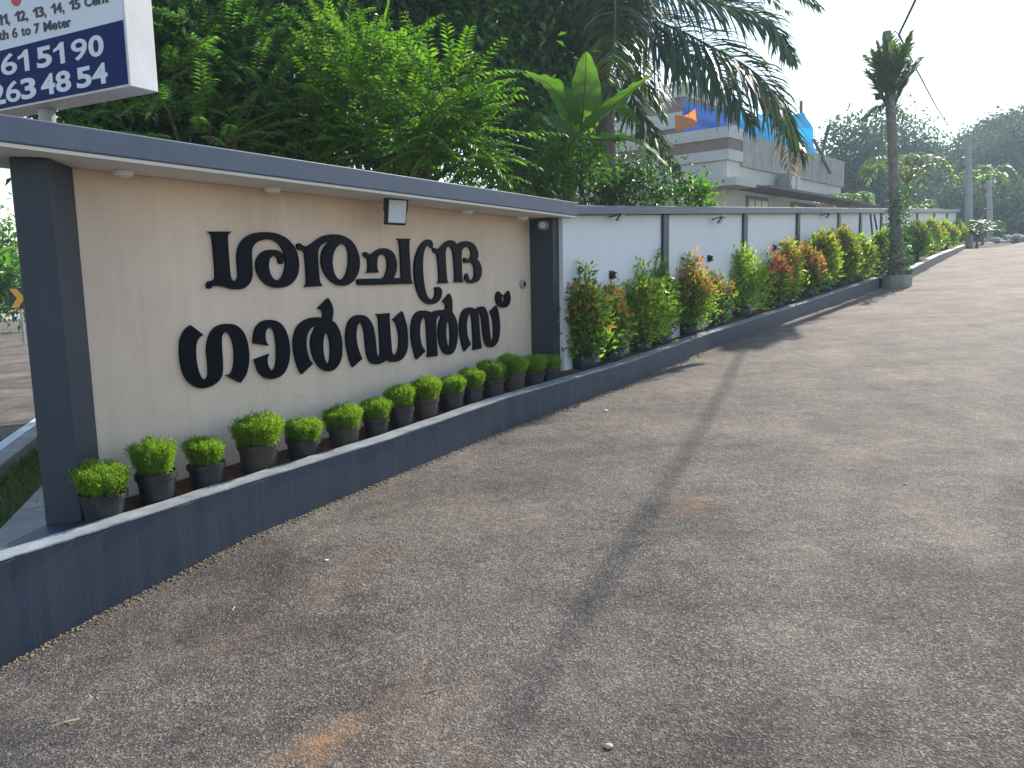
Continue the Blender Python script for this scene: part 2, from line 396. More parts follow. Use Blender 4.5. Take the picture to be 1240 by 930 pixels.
def kerb_in(px, off, up=25):                  # point a distance `off` behind the kerb's front edge, on the sight line px
    best = None; yk = float(np.interp(px, [b[1][0] for b in KB], [b[1][1] for b in KB])) - up
    for i in range(len(KT)-1):
        e = KT[i+1]-KT[i]; n = Vector((-e.y, e.x, 0)).normalized(); A = KT[i]+n*off
        d = ray(px, yk); nx, ny = d.y, -d.x
        t = -(A.x*nx + A.y*ny)/(e.x*nx + e.y*ny)
        if (t >= -.15 or i == 0) and (t <= 1.0 or i == len(KT)-2):
            if best is None: best = A + e*t
    return best
def hz0(px): return 320 + ROLL*(1340-px)
def kerb_at(px):
    for i in range(len(KB)-1):
        a, b = KB[i][0][0], KB[i+1][0][0]
        if a <= px <= b or i == len(KB)-2:
            # intersect the vertical sight plane with the kerb top line
            d = ray(px, KB[i][1][1]); A, B = KT[i], KT[i+1]; e = B-A
            nx, ny = d.y, -d.x
            t = -(A.x*nx + A.y*ny)/(e.x*nx + e.y*ny)
            return A + e*t
    return KT[-1]
ZB = KT[0].z
def hz(px): return 320 + ROLL*(1340-px)
# sign wall base line (front plane) and its direction
W0 = P(88, 208, 4.336); W0.z = 0; W1 = P(641, 263, 7.92); W1.z = 0
US = (W1-W0).normalized(); NS = Vector((US.y, -US.x, 0)); LS = (W1-W0).length
Z3 = Vector((0, 0, 1))
def SW(a, o, z): p = W0 + US*a + NS*o; return Vector((p.x, p.y, z))
def onsign(px, py, off=0): return onplane(px, py, W0 + NS*off, NS)
# long white wall
VPX = 1345
def wallD(px): return 7.8*(VPX-680)/(VPX-px)
def WW(px): D = wallD(px); p = P(px, hz(px), D); return Vector((p.x, p.y, 0))
B0, B1 = WW(680), WW(1155)
UB = (B1-B0).normalized(); NB = Vector((UB.y, -UB.x, 0)); LB = (B1-B0).length
ZT0 = P(690, 262, wallD(690)).z; ZT1 = P(1155, 257.5, wallD(1155)).z
def wtop(a): return ZT0 + (ZT1-ZT0)*a/LB

# ------------------------------------------------------------------ setting: ground, street, drive
def terr(x, y):
    q = min(max(qd(x, y), -6), 33); lat = (Vector((x, y, 0))-ORI)
    e = lat.x*math.cos(R(-18)) - lat.y*math.sin(R(-18))      # metres to the right of the street edge line
    wgt = min(max((e+.2)/3.0, 0), 1); wgt = wgt*wgt*(3-2*wgt)
    base = SL*q*wgt
    far = max(0, math.hypot(x, y)-60)
    return base
def grid(name, xs, ys, fz, mat, kind='structure'):
    V = [(x, y, fz(x, y)) for y in ys for x in xs]; n = len(xs)
    Fc = [(j*n+i, j*n+i+1, (j+1)*n+i+1, (j+1)*n+i) for j in range(len(ys)-1) for i in range(n-1)]
    me = bpy.data.meshes.new(name); me.from_pydata(V, [], Fc); me.update()
    return tag(link(name, me, mat, smooth=True), kind=kind)
MAT['earth'] = paint('earth', (.12, .09, .055), .95, .35, .8, .6, 20, spec=.1)
xs = [-600, -300, -150, -80] + [x*1.0 for x in range(-50, 61)] + [80, 150, 300, 600]
ys = [-300, -100, -40] + [y*1.0 for y in range(-15, 76)] + [100, 200, 400, 800]
grid('ground', xs, ys, lambda x, y: terr(x, y) - .06 - (.22 if qd(x, y) < 36 and (Vector((x, y, 0))-KF[5]).dot(NB) > .1 else 0), MAT['earth'])
# drive: strips from the kerb foot outwards to the right
kf = [KF[0] + (KF[0]-KF[1]).normalized()*6] + KF + [KF[-1] + UB*2.0, KF[-1]+UB*3.5]
rows = []
for i, p in enumerate(kf):
    row = []
    for o in (-.05, .3, .7, 1.1, 1.6, 4, 8, 14, 24):
        v = Vector((p.x, p.y, 0)) + NB*o
        zp = SL*qd(v.x, v.y); bl_ = min(1, max(0, o)/1.6); bl_ = bl_*bl_*(3-2*bl_); dz_ = (p.z-zp) if i > 0 else KF[0].z-SL*qd(KF[0].x, KF[0].y)
        row.append((v.x, v.y, zp + dz_*(1-bl_)))
    rows.append(row)
mb = MB(); mb.add([v for r in rows for v in r], [(i*9+j, i*9+j+1, (i+1)*9+j+1, (i+1)*9+j) for i in range(len(rows)-1) for j in range(8)])
tag(mb.build('road', MAT['asphalt']), kind='structure')
# street on the left
DS = Vector((math.sin(R(-19)), math.cos(R(-19)), 0)); NSx = Vector((DS.y, -DS.x, 0))
E0 = onplane(0, 545, (0, 0, 0), (0, 0, 1))
def ST(a, o, z): p = E0 + DS*a + NSx*o; return (p.x, p.y, z)
mb = MB(); mb.add([ST(-30, .15, .004), ST(90, .15, .004), ST(90, -8, .004), ST(-30, -8, .004)], [(0, 1, 2, 3)])
tag(mb.build('street', MAT['street']), kind='structure')
MAT['line'] = paint('road_line', (.7, .7, .68), .7, .15, 8, .2)
mb = MB(); mb.add([ST(-30, .02, .008), ST(90, .02, .008), ST(90, -.1, .008), ST(-30, -.1, .008)], [(0, 1, 2, 3)])
tag(mb.build('street_marking', MAT['line']), kind='structure')
mb = MB(); mb.hexa([ST(-30, .15, -.05), ST(60, .15, -.05), ST(60, .32, -.05), ST(-30, .32, -.05)], [ST(-30, .15, .1), ST(60, .15, .1), ST(60, .32, .1), ST(-30, .32, .1)])
tag(mb.build('pavement_edge', MAT['concrete'], bevel=.01), kind='structure')
for i in range(9):
    a = (Vector((ORI.x, ORI.y, 0))-E0).dot(DS) + 1.45 + i*1.02
    mb = MB(); o0, o1 = .78, 1.75
    z0 = .075 + random.uniform(-.008, .008)
    mb.hexa([ST(a, o0, -.05), ST(a+.99, o0, -.05), ST(a+.99, o1, -.05), ST(a, o1, -.05)], [ST(a, o0, z0), ST(a+.99, o0, z0), ST(a+.99, o1, z0), ST(a, o1, z0)])
    tag(mb.build('pavement_slab', MAT['concrete'], bevel=.008), kind='structure')
# grass verge between slabs and street
n = 5000
a = RNG.uniform(-4, 12, n); o = RNG.uniform(.33, .8, n)+RNG.normal(size=n)*.06
pos = np.array([ST(x, y, 0.0) for x, y in zip(a, o)]); pos[:, 2] = -.02
dd = RNG.normal(size=(n, 3))*.5 + np.array([0, 0, 1.0])
tag(link('grass', leaf_mesh('grass', pos, dd, randdir(n), RNG.uniform(.06, .16, n), .012), MAT['lf_grass']), label='patchy green grass along the street edge', cat='grass', kind='stuff')

# ------------------------------------------------------------------ kerb of the planter
TW = .13
def curb_obj():
    mb = MB()
    idx = [i for i in range(len(KF))]
    rings = []
    for i in idx:
        a = KF[max(i-1, 0)]; b = KF[min(i+1, len(KF)-1)]
        d = Vector((b.x-a.x, b.y-a.y, 0)).normalized(); n = Vector((-d.y, d.x, 0))
        f, t = KF[i], KT[i]
        rings.append([f-Z3*.15, Vector((f.x, f.y, t.z)), Vector((f.x, f.y, t.z)) + n*TW, Vector((f.x, f.y, f.z-.15)) + n*TW])
    for seg in ((0, 9), (10, 12)):
        rr = []
        for i in range(seg[0], seg[1]):
            for k in range(6):
                t = k/6; rr.append([(rings[i][j] if j not in (1, 2) else rings[i][j]-Z3*.012).lerp(rings[i+1][j] if j not in (1, 2) else rings[i+1][j]-Z3*.012, t) + (Vector((0, 0, random.uniform(-.003, .003))) if j in (1, 2) else Vector((0, 0, 0))) for j in range(4)])
        L_ = rings[seg[1]]; rr.append([L_[0], L_[1]-Z3*.012, L_[2]-Z3*.012, L_[3]])
        vs = [v for r in rr for v in r]; fs = [(i*4+j, i*4+(j+1) % 4, (i+1)*4+(j+1) % 4, (i+1)*4+j) for i in range(len(rr)-1) for j in range(4)]
        m = (len(rr)-1)*4; fs += [(3, 2, 1, 0), (m, m+1, m+2, m+3)]
        mb.add(vs, fs)
    return mb, rings
mb, KR = curb_obj()
kerb = thing('planter_kerb', 'low slate grey kerb wall edging the planting strip along the drive', 'kerb', ORI)
mb.build('kerb_wall', MAT['curb'], kerb, bevel=.006)
mb = MB()
for seg in ((0, 9), (10, 12)):
    rr = []
    for i in range(seg[0], seg[1]+1):
        for k in range(8 if i < seg[1] else 1):
            t = k/8; a = KR[i][1].lerp(KR[min(i+1, 12)][1], t); b = KR[i][2].lerp(KR[min(i+1, 12)][2], t)
            j1, j2 = random.uniform(-.006, .004), random.uniform(-.005, .005); n_ = (b-a).normalized(); dz = Z3*random.uniform(-.002, .002)
            rr.append([a-n_*(.003+j1)-Z3*.008, a-n_*(.002+j1)+dz, b+n_*(.003+j2)+dz, b+n_*(.004+j2)-Z3*.008])
    vs = [v for r in rr for v in r]; fs = [(i*4+j, i*4+(j+1) % 4, (i+1)*4+(j+1) % 4, (i+1)*4+j) for i in range(len(rr)-1) for j in range(4)]
    m = (len(rr)-1)*4; fs += [(3, 2, 1, 0), (m, m+1, m+2, m+3)]
    mb.add(vs, fs)
mb.build('kerb_top_glare', MAT['kerb_top_glare'], kerb)  # thin strip added over the kerb top to carry the painted glare
# corner slab on which the left pillar stands
A_ = P(55, 627, 3.95); A_.z = ZB; Bp = P(99, 622, 4.0); Bp.z = ZB
Cp = SW(-.02, -.0, ZB)
side = (A_-KR[0][2]); side.z = 0
mb = MB(); e0 = KR[0][1]; 
i1 = KR[0][2]; i2 = KR[1][2]
back = Vector((A_.x, A_.y, ZB)) + side.normalized()*.45
ring = [i1 - Vector((0, 0, 0)), KR[0][2].lerp(KR[1][2], .9), Vector((Bp.x+.12, Bp.y+.1, ZB)), Vector((Cp.x+.1, Cp.y+.25, ZB)), back]
mb.hexa([Vector((v.x, v.y, -.1)) for v in ring], [Vector((v.x, v.y, ZB-.004)) for v in ring])
mb.build('corner_slab', MAT['curb'], kerb)

# soil in the strip
mb = MB(); rows = []
for i in range(1, len(KR)):
    k = KR[i][2]; kk = Vector((k.x, k.y, k.z-.05))
    # foot of the walls behind
    tS = (Vector((k.x, k.y, 0))-B0).dot(UB)
    if tS < -.05:
        s = (Vector((k.x, k.y, 0))-W0).dot(US); bk = SW(max(s, .05), .01, k.z-.03)
    else:
        bk = B0 + UB*tS + NB*.01; bk.z = k.z-.03
    if (bk-kk).dot(NS) > -.03: bk = kk - NS*.1
    rows.append((kk, kk.lerp(bk, .5)+Z3*.03, bk))
vs = [v for r in rows for v in r]
mb.add(vs, [(i*3+j, i*3+j+1, (i+1)*3+j+1, (i+1)*3+j) for i in range(len(rows)-1) for j in range(2)])
tag(mb.build('soil', MAT['soil'], smooth=True), kind='structure')

# ------------------------------------------------------------------ sign wall
sign = thing('sign_wall', 'cream plastered entrance wall with raised black lettering between dark pillars', 'wall', SW(LS/2, 0, .35))
ZS0 = HC+.617; ZS1 = HC+.553            # soffit height left / right
def zs(a): return ZS0 + (ZS1-ZS0)*a/LS
mb = MB()
mb.hexa([SW(0, 0, .2), SW(LS, 0, .2), SW(LS, -.16, .2), SW(0, -.16, .2)], [SW(0, 0, zs(0)-.002), SW(LS, 0, zs(LS)-.002), SW(LS, -.16, zs(LS)-.002), SW(0, -.16, zs(0)-.002)])
mb.build('wall_panel', MAT['cream'], sign)
OH = .42; aL, aR = -.75, LS+.22
mb = MB()
def cop(a, z0, z1, o0, o1): return None
mb.hexa([SW(aL, OH, zs(aL)+.02), SW(aR, OH, zs(aR)+.02), SW(aR, -.3, zs(aR)+.02), SW(aL, -.3, zs(aL)+.02)],
        [SW(aL, OH, zs(aL)+.14), SW(aR, OH, zs(aR)+.145), SW(aR, -.3, zs(aR)+.145), SW(aL, -.3, zs(aL)+.14)])
mb.build('coping', MAT['slate'], sign, bevel=.006)
mb = MB()
mb.hexa([SW(aL+.01, OH-.012, zs(aL)), SW(aR-.01, OH-.012, zs(aR)), SW(aR-.01, -.29, zs(aR)), SW(aL+.01, -.29, zs(aL))],
        [SW(aL+.01, OH-.012, zs(aL)+.018), SW(aR-.01, OH-.012, zs(aR)+.018), SW(aR-.01, -.29, zs(aR)+.018), SW(aL+.01, -.29, zs(aL)+.018)])
mb.build('soffit', MAT['soffit'], sign)
# left pillar, squared to the street; right pillar squared to the wall
pl = [A_, Bp, SW(.0, .002, 0), Vector((A_.x, A_.y, 0))*1.1 + Vector((.04, 0, 0))]
mb = MB(); mb.hexa([Vector((p.x, p.y, ZB-.05)) for p in pl], [Vector((p.x, p.y, zs(0)-.001)) for p in pl])
mb.build('pillar', MAT['slate_dark'], sign, bevel=.006)
pr = [SW(LS-.0, -.17, 0), SW(LS-.0, .27, 0), SW(LS+.14, .27, 0), SW(LS+.14, -.17, 0)]
mb = MB(); mb.hexa([Vector((p.x, p.y, .4)) for p in pr], [Vector((p.x, p.y, zs(LS+.1)-.001)) for p in pr])
mb.build('pillar', MAT['slate_dark'], sign, bevel=.006)

ZA = (245, 270, 9.538); ZBm = (350, 270, 9.538); ZC = (465, 275, 9.3); ZD = (210, 380, 9.3); ZE = (295, 350, 7.754); ZF = (410, 350, 9.3); ZG = (490, 345, 8.857)
def tr(z, s):
    out = []
    for tok in s.split():
        c = tok.endswith('c'); x, y = tok.rstrip('c').split(',')
        p = (z[0]+float(x)/z[2], z[1]+float(y)/z[2]); out.append(p+('c',) if c else p)
    return out
LETTERS = [
 [tr(ZA, "70,98c 345,98c 312,125 298,170 303,260 313,420 325,560 338,635 365,668 395,668 418,640 425,590 418,500 412,400 420,310 450,235 510,165 590,122 690,105 800,108 890,130 980,178 1050,250 1095,330 1118,430 1120,520 1100,610 1050,685 980,732 900,748 820,742 740,705 680,640 640,560 630,480 645,405 690,345 750,314 820,308 885,320 930,352 950,398 942,450 920,475 897,470 888,440 875,400 845,378 810,385 782,420 772,490 782,560 810,625 850,658 890,658 930,625 958,550 970,460 962,370 935,300 890,240 830,200 760,188 690,198 630,225 590,275 575,340 578,430 583,520 582,610 565,670 530,720 480,755 410,768 340,760 260,738 190,726 140,728 115,740 100,758 80,757 60,735 65,700 80,675 115,668 145,655 158,620 155,500 140,320 125,180 105,125")],
 [tr(ZBm, "97,262 105,240 130,233 150,250 180,265 220,265 265,240 320,200 390,155 460,135 530,130 610,142 690,178 750,235 795,320 818,410 820,490 805,570 765,650 710,700 650,725 590,722 530,700 470,650 420,580 390,500 382,420 392,340 425,270 475,218c 440,222 390,245 352,290 338,350 340,450 350,580 358,660 370,695 395,727c 185,740c 205,715 212,680 208,560 195,400 185,340 165,318 125,312 105,290"),
  tr(ZBm, "620,238 575,260 535,310 512,380 506,450 515,530 535,595 565,640 600,655 640,635 675,570 694,480 698,400 690,320 665,262")],
 [tr(ZBm, "868,365 875,340 895,335 912,352 940,360 975,345 1020,315 1070,292 1130,295 1190,325 1228,378") + tr(ZC, "148,400 148,460 138,520 112,572c 205,577c 200,450 190,250 180,165 155,128c 305,130c 288,165 292,300 302,480 310,590 330,638c 200,640 0,648") + tr(ZBm, "1000,715 830,718 805,710 795,680 800,655 825,645 950,642 1085,640c 1115,615 1140,540 1145,460 1135,405 1110,370 1080,362 1045,375 1025,420 1022,500 1030,550 1050,572c 895,577c 915,560 922,520 920,440 910,408 885,395")],
 [tr(ZC, "548,240c 555,200 545,160 515,140 480,145 430,190 385,270 355,380 348,480 355,590 375,690 410,780 450,835 500,865 550,868 600,850 640,805 656,745 650,700 625,675 595,675 580,690 588,740 575,790 545,815 515,805 485,760 462,670 448,560 442,440 445,340 460,260 480,218 505,205 525,215 538,232")],
 [tr(ZC, "558,255 562,235 578,232 595,245 625,243 660,210 700,170 745,148 790,155 832,197c 875,168 930,157 990,172 1035,215 1062,280 1065,330 1052,364c 1080,395 1103,460 1100,540 1075,595 1030,625 975,632 935,610 918,570 925,538 943,520 952,545 970,590 1000,595 1022,565 1028,510 1018,440 1000,408 965,395 935,405 912,400 905,370 908,350 925,345 935,362 960,364 985,335 990,290 978,250 950,222 920,222 890,250 878,300 878,400 882,520 888,590 900,622c 800,622c 805,590 803,480 795,360 785,280 765,230 740,215 715,225 700,260 698,340 705,470 715,590 732,632c 612,632c 628,600 625,480 612,350 600,300 575,290")],
 [tr(ZD, "200,128c 342,238c 300,265 272,310 258,390 262,500 280,610 310,700 340,738 370,738 395,710 403,640 395,520 385,400 400,290 435,205 490,145 560,117 630,112 700,125 770,175 820,260 848,370 858,480 848,590 820,690 760,778c 640,715c 605,690c 650,680 680,630 695,540 695,430 682,330 655,255 620,212 590,205 562,225 548,280 550,400 560,530 560,640 545,710 500,770 430,815 350,838 280,832 210,795 150,730 110,640 88,530 80,420 85,310 110,230 150,170")],
 [tr(ZE, "98,510c 102,440 120,370 160,318 210,293 270,290 330,308 380,355 415,430 435,520 438,610 425,700 390,780 340,825 270,845 210,835 160,795 130,735 110,660c 245,608c 228,650 230,700 250,750 275,765 300,745 315,680 318,570 310,470 295,400 270,365 240,362 215,390 208,440 215,490 240,532c")],
 [tr(ZE, "550,800c 520,740 490,640 475,530 482,440 510,360 560,305 630,272 700,264 750,268c 752,230 740,200 705,180c 798,85c 830,140 845,200 840,260 834,295c 870,325 905,390 925,470 930,560 922,650 890,720 840,765 790,772 730,745 680,680 650,600 638,510 650,430 692,345c 640,365 605,420 592,500 600,580 625,660 655,702c"),
  tr(ZE, "780,395c 760,440 750,520 755,600 770,670 795,705 815,680 824,600 820,510 805,440")],
 [tr(ZF, "165,880c 130,780 105,670 92,560 98,450 125,365 175,310 235,290 300,300 350,340 390,410 412,500 425,620 435,720 455,765 470,758 480,720 475,580 465,420 458,320 430,283c 582,270c 578,320 585,450 597,600 605,700 625,740 650,738 675,700 690,620 688,520 670,430 645,370 620,345c 722,250c 750,330 775,430 785,560 782,660 755,740 710,795 650,820 590,818 545,798c 500,830 440,848 390,840 350,800 325,720 312,610 302,500 285,420 260,380 235,380 215,420 205,500 210,590 230,680 255,750 275,782c")],
 [tr(ZG, "135,800c 105,700 82,580 78,470 90,380 120,315 165,280 220,275 265,285 294,300c 330,280 390,268 445,268c 450,230 440,195 415,180c 485,92c 508,140 516,200 513,290c 545,340 568,420 575,510 568,600 550,680 515,735 470,748 430,730 395,670 375,590 368,500 378,410 405,335c 370,335 345,370 342,450 348,600 358,762c 252,775c 258,720 250,580 243,450 235,375 215,348 195,360 175,410 168,490 172,570 190,650 225,712c"),
  tr(ZG, "468,365c 452,430 448,520 455,600 470,660 483,685 494,640 498,550 492,450 482,390")],
 [tr(ZG, "645,715c 620,620 600,510 600,400 615,320 650,260 700,240 740,248 765,265c 800,240 840,230 870,250 895,310 908,400 918,500 928,580 940,612 955,590 962,520 960,430 945,340 922,285c 988,220c 1010,290 1025,400 1025,500 1010,590 980,645 940,668 900,662 870,620 850,530 840,430 830,340 815,295 800,310 803,420 815,560 830,680c 740,698c 745,650 740,520 730,380 720,320 703,305 685,330 672,400 672,480 682,560 715,635c")],
 [tr(ZG, "1012,68c 1055,112c 1048,130 1045,155 1050,180 1062,188 1073,175 1078,140 1072,115c 1120,62c 1138,120 1135,180 1110,228 1065,245 1020,230 992,185 985,130 995,90")],
]
LT = .022
for loops in LETTERS:
    o = onsign(*loops[0][0][:2], LT); o0 = o - NS*(LT-.001)
    l2 = []
    for lp in loops:
        pp = []
        for x, y in spline(lp, 4, True):
            p = onsign(x, y, LT) - o; pp.append((p.dot(US), p.z))
        l2.append(pp)
    poly_solid('letter', l2, LT-.001, MAT['acrylic'], o0, US, Z3, NS, sign)

# lamps under the coping
for i, (px, py, what) in enumerate(((150, 213, 'nearest the street pillar'), (330, 228, 'left of the black floodlight'), (566, 251, 'right of the black floodlight'), (633, 263, 'next to the drive side pillar'))):
    p = onsign(px, py, .12); a = (p-W0).dot(US); p = SW(a, .12, zs(a)-.001)
    t = thing('ceiling_light', 'small round white light under the coping, '+what, 'lamp', p, 'round lights under the coping')
    mb = MB(); mb.lathe([(0, 0), (.05, 0), (.052, -.012), (.046, -.03), (.0, -.03)], 20, p); mb.build('housing', MAT['white'], t, smooth=False)
    mb = MB(); mb.lathe([(.04, -.029), (.036, -.038), (0, -.042)], 20, p); mb.build('diffuser', MAT['glass'], t, smooth=True)

# floodlight on the sign wall
def floodlight(c, ex, ez, nn, s, label, back):
    ex, ez, nn = ex.normalized(), ez.normalized(), nn.normalized()
    t = thing('floodlight', label, 'lamp', back)
    mb = MB(); mb.box(c, (.2*s, .035*s, .2*s), ex, nn, ez); mb.build('housing', MAT['black'], t, bevel=.012*s)
    mb = MB(); mb.box(c+nn*.019*s, (.165*s, .006*s, .165*s), ex, nn, ez); mb.build('glass', MAT['glass'], t, bevel=.002)
    mb = MB()
    for sx in (-1, 1):
        mb.tube([c+ex*sx*.108*s, c+ex*sx*.108*s+ez*.12*s, ], .009*s, 6)
    mb.tube([c+ex*-.112*s+ez*.115*s, c+ex*.112*s+ez*.115*s], .01*s, 6)
    mb.tube([c+ez*.115*s, back], .014*s, 6); mb.build('bracket', MAT['black'], t)
fc = onsign(479, 256, .24)
floodlight(fc, (US*.9+NS*.1), (Z3+NS*.12), (NS-Z3*.12-US*.08), 1.0, 'black square floodlight mounted high on the cream sign wall', onsign(472, 240, .0))

# round switch and caged lamp by the right pillar
p = onsign(632, 344, 0)
t = thing('doorbell_box', 'small grey round fitting on the cream wall beside the pillar', 'fitting', p)
mb = MB(); mb.tube([p, p+NS*.02, p+NS*.03], [.045, .045, .035], 16); mb.build('housing', MAT['steel'], t)
mb = MB(); mb.tube([p+NS*.03, p+NS*.036], .02, 12); mb.build('button', MAT['black'], t)
p = SW(LS, .18, P(650, 273, 7.8).z)
t = thing('wall_lamp', 'small caged lamp fixed near the top of the drive side pillar', 'lamp', p)
mb = MB(); mb.tube([p, p-US*.03], .045, 14); mb.build('base', MAT['steel'], t)
mb = MB(); mb.tube([p-US*.03, p-US*.07, p-US*.1], [.035, .035, .012], 12); mb.build('bulb', MAT['glass'], t, smooth=True)
mb = MB()
for k in range(6):
    an = k*math.pi/3; r = (NS*math.cos(an)+Z3*math.sin(an))*.042
    mb.tube([p+r-US*.02, p+r-US*.08, p+r*.3-US*.115], .003, 5)
mb.build('cage', MAT['steel'], t)

# ------------------------------------------------------------------ white boundary wall
bw = thing('boundary_wall', 'long white boundary wall with slate coping and dark posts beside the drive', 'wall', B0)
def BWp(a, o, z): p = B0 + UB*a + NB*o; return Vector((p.x, p.y, z))
mb = MB(); a0, a1 = .03, LB
mb.hexa([BWp(a0, 0, .2), BWp(a1, 0, 1.5), BWp(a1, -.15, 1.5), BWp(a0, -.15, .2)], [BWp(a0, 0, wtop(a0)), BWp(a1, 0, wtop(a1)), BWp(a1, -.15, wtop(a1)), BWp(a0, -.15, wtop(a0))])
mb.build('wall_panel', MAT['white_wall'], bw)
mb = MB()
mb.hexa([BWp(a0-.06, .1, wtop(a0)+.002), BWp(a1+.1, .1, wtop(a1)+.002), BWp(a1+.1, -.25, wtop(a1)+.002), BWp(a0-.06, -.25, wtop(a0)+.002)],
        [BWp(a0-.06, .1, wtop(a0)+.088), BWp(a1+.1, .1, wtop(a1)+.11), BWp(a1+.1, -.25, wtop(a1)+.11), BWp(a0-.06, -.25, wtop(a0)+.088)])
mb.build('coping', MAT['slate'], bw, bevel=.005)
for px in (803.5, 899.5, 963.5, 1013, 1039, 1064, 1086, 1107, 1127.5, 1143, 1155):
    a = (WW(px)-B0).dot(UB); hw = .072
    mb = MB(); mb.hexa([BWp(a-hw, .035, .2), BWp(a+hw, .035, .2), BWp(a+hw, -.002, .2), BWp(a-hw, -.002, .2)],
                       [BWp(a-hw, .035, wtop(a)), BWp(a+hw, .035, wtop(a)), BWp(a+hw, -.002, wtop(a)), BWp(a-hw, -.002, wtop(a))])
    mb.build('post', MAT['slate_dark'], bw)
ordn = ['first', 'second', 'third', 'fourth']
for i, (px, py) in enumerate(((740, 333), (858, 313), (936, 300))):
    p = onplane(px, py, B0, NB)
    t = thing('spotlight', 'small black spotlight low on the white wall, %s from the sign' % ordn[i], 'lamp', p, 'small black spotlights on the white wall')
    mb = MB(); mb.box(p+NB*.008, (.09, .016, .09), UB, NB, Z3); mb.build('back_plate', MAT['black'], t, bevel=.003)
    mb = MB(); mb.tube([p+NB*.016, p+NB*.06, p+NB*.065], [.035, .035, .03], 14); mb.build('housing', MAT['black'], t)
    mb = MB(); mb.tube([p+NB*.0651, p+NB*.068], .022, 12); mb.build('lens', MAT['glass'], t)
for i, (px, py, lab) in enumerate(((862, 266, 'tilted floodlight under the white wall coping above a black spotlight'), (994, 261, 'floodlight under the white wall coping farther along the drive'), (738, 263, 'small dark floodlight under the coping nearest the sign pillar'))):
    p = onplane(px, py, B0, NB); c = p+NB*.13-Z3*.01
    floodlight(c, UB, (Z3*.75+NB*.65), (NB*.75-Z3*.65), .55 if i < 2 else .45, lab, p)

# ------------------------------------------------------------------ hoarding
DR = 4.8
Rb = P(158, 104, DR); Lb = P(0, 134, DR*1.125)
EX = Vector((Rb.x-Lb.x, Rb.y-Lb.y, 0)).normalized(); EN = Vector((EX.y, -EX.x, 0))   # EN faces the camera
HB = 2.0; WB = 2.6; TB = .19
Rb0 = Vector((Rb.x, Rb.y, Rb.z))
post = P(58, 150, 5.35)
hd = thing('hoarding', 'boxed advertising hoarding with phone numbers on a post behind the sign wall', 'sign', (post.x, post.y, .1))
def HP(a, o, z): return Rb0 + EX*a + EN*o + Z3*z
mb = MB(); mb.hexa([HP(-WB, 0, 0), HP(0, 0, 0), HP(0, -TB, 0), HP(-WB, -TB, 0)], [HP(-WB, 0, HB), HP(0, 0, HB), HP(0, -TB, HB), HP(-WB, -TB, HB)])
mb.build('box_frame', MAT['sheet'], hd, bevel=.004)
mb = MB(); mb.box(HP(-WB/2, .0015, HB/2), (WB-.02, .003, HB-.02), EX, EN, Z3); mb.build('white_panel', MAT['vinyl'], hd)
def onb(px, py): return onplane(px, py, Rb0+EN*.006, EN)
zb1 = onb(148, 24).z - Rb0.z; zb0 = .012
mb = MB(); mb.hexa([HP(-WB+.012, .0055, zb0), HP(-.012, .0055, zb0), HP(-.012, .0032, zb0), HP(-WB+.012, .0032, zb0)], [HP(-WB+.012, .0055, zb1), HP(-.012, .0055, zb1), HP(-.012, .0032, zb1), HP(-WB+.012, .0032, zb1)])
mb.build('blue_panel', MAT['blue'], hd)
def textw(s):
    cu = bpy.data.curves.new('t', 'FONT'); cu.body = s; o = bpy.data.objects.new('t', cu); COL.objects.link(o)
    bpy.context.view_layer.update(); xs = [b[0] for b in o.bound_box]; r = (min(xs), max(xs)); bpy.data.objects.remove(o); bpy.data.curves.remove(cu); return r
def glyph(ch, x0, x1, yb, yt, mat, bold):
    """one raised character of the hoarding: left/right/baseline/top in board metres"""
    if ch == '1':
        w_ = x1-x0; h_ = yt-yb; a = .42
        lp = [(x0+w_*(1-a), yb), (x1, yb), (x1, yt), (x1-w_*a*.75, yt), (x0+w_*.28, yt-h_*.2), (x0, yt-h_*.25), (x0, yt-h_*.4), (x1-w_*a, yt-h_*.3)]
        return poly_solid('lettering', [lp], .0025, mat, Rb0+EN*.005, EX, Z3, EN, hd)
    cu = bpy.data.curves.new('lettering', 'FONT'); bold = bold*.45 if ch in '69' else bold
    cu.body = ch; cu.extrude = .0012; cu.offset = bold
    o = bpy.data.objects.new('t', cu); COL.objects.link(o); bpy.context.view_layer.update()
    xs_ = [b[0] for b in o.bound_box]; ys_ = [b[1] for b in o.bound_box]; bpy.data.objects.remove(o)
    bx0, bx1, by0, by1 = min(xs_), max(xs_), min(ys_), max(ys_)
    kx = (x1-x0)/(bx1-bx0); ky = (yt-yb)/(.70+2*bold) if ch not in ',' else (yt-yb)/.7
    org = Rb0 + EX*(x0-bx0*kx) + Z3*(yb + (bold*ky if ch != ',' else 0)) + EN*.0065
    return curve_to_part(cu, 'lettering', mat, org, EX*kx, Z3*ky, EN, hd)
def bxy(px, py): v = onb(px, py)-Rb0; return v.dot(EX), v.z
q = lambda x, y: (x/5.81, y/5.81)
def row(chars, slots, b0, b1, cap, mat, bold):
    """chars at measured left/right zoom pixels, baseline running b0 -> b1, cap height in zoom pixels"""
    for ch, (l, r) in zip(chars, slots):
        f = lambda x: b0[1]+(b1[1]-b0[1])*(x-b0[0])/(b1[0]-b0[0])
        xl, yl = bxy(*q(l, f(l))); xr, yr = bxy(*q(r, f(r))); _, yt = bxy(*q((l+r)/2, f((l+r)/2)-cap))
        y_ = (yl+yr)/2; glyph(ch, xl, xr, y_, yt, mat, bold)
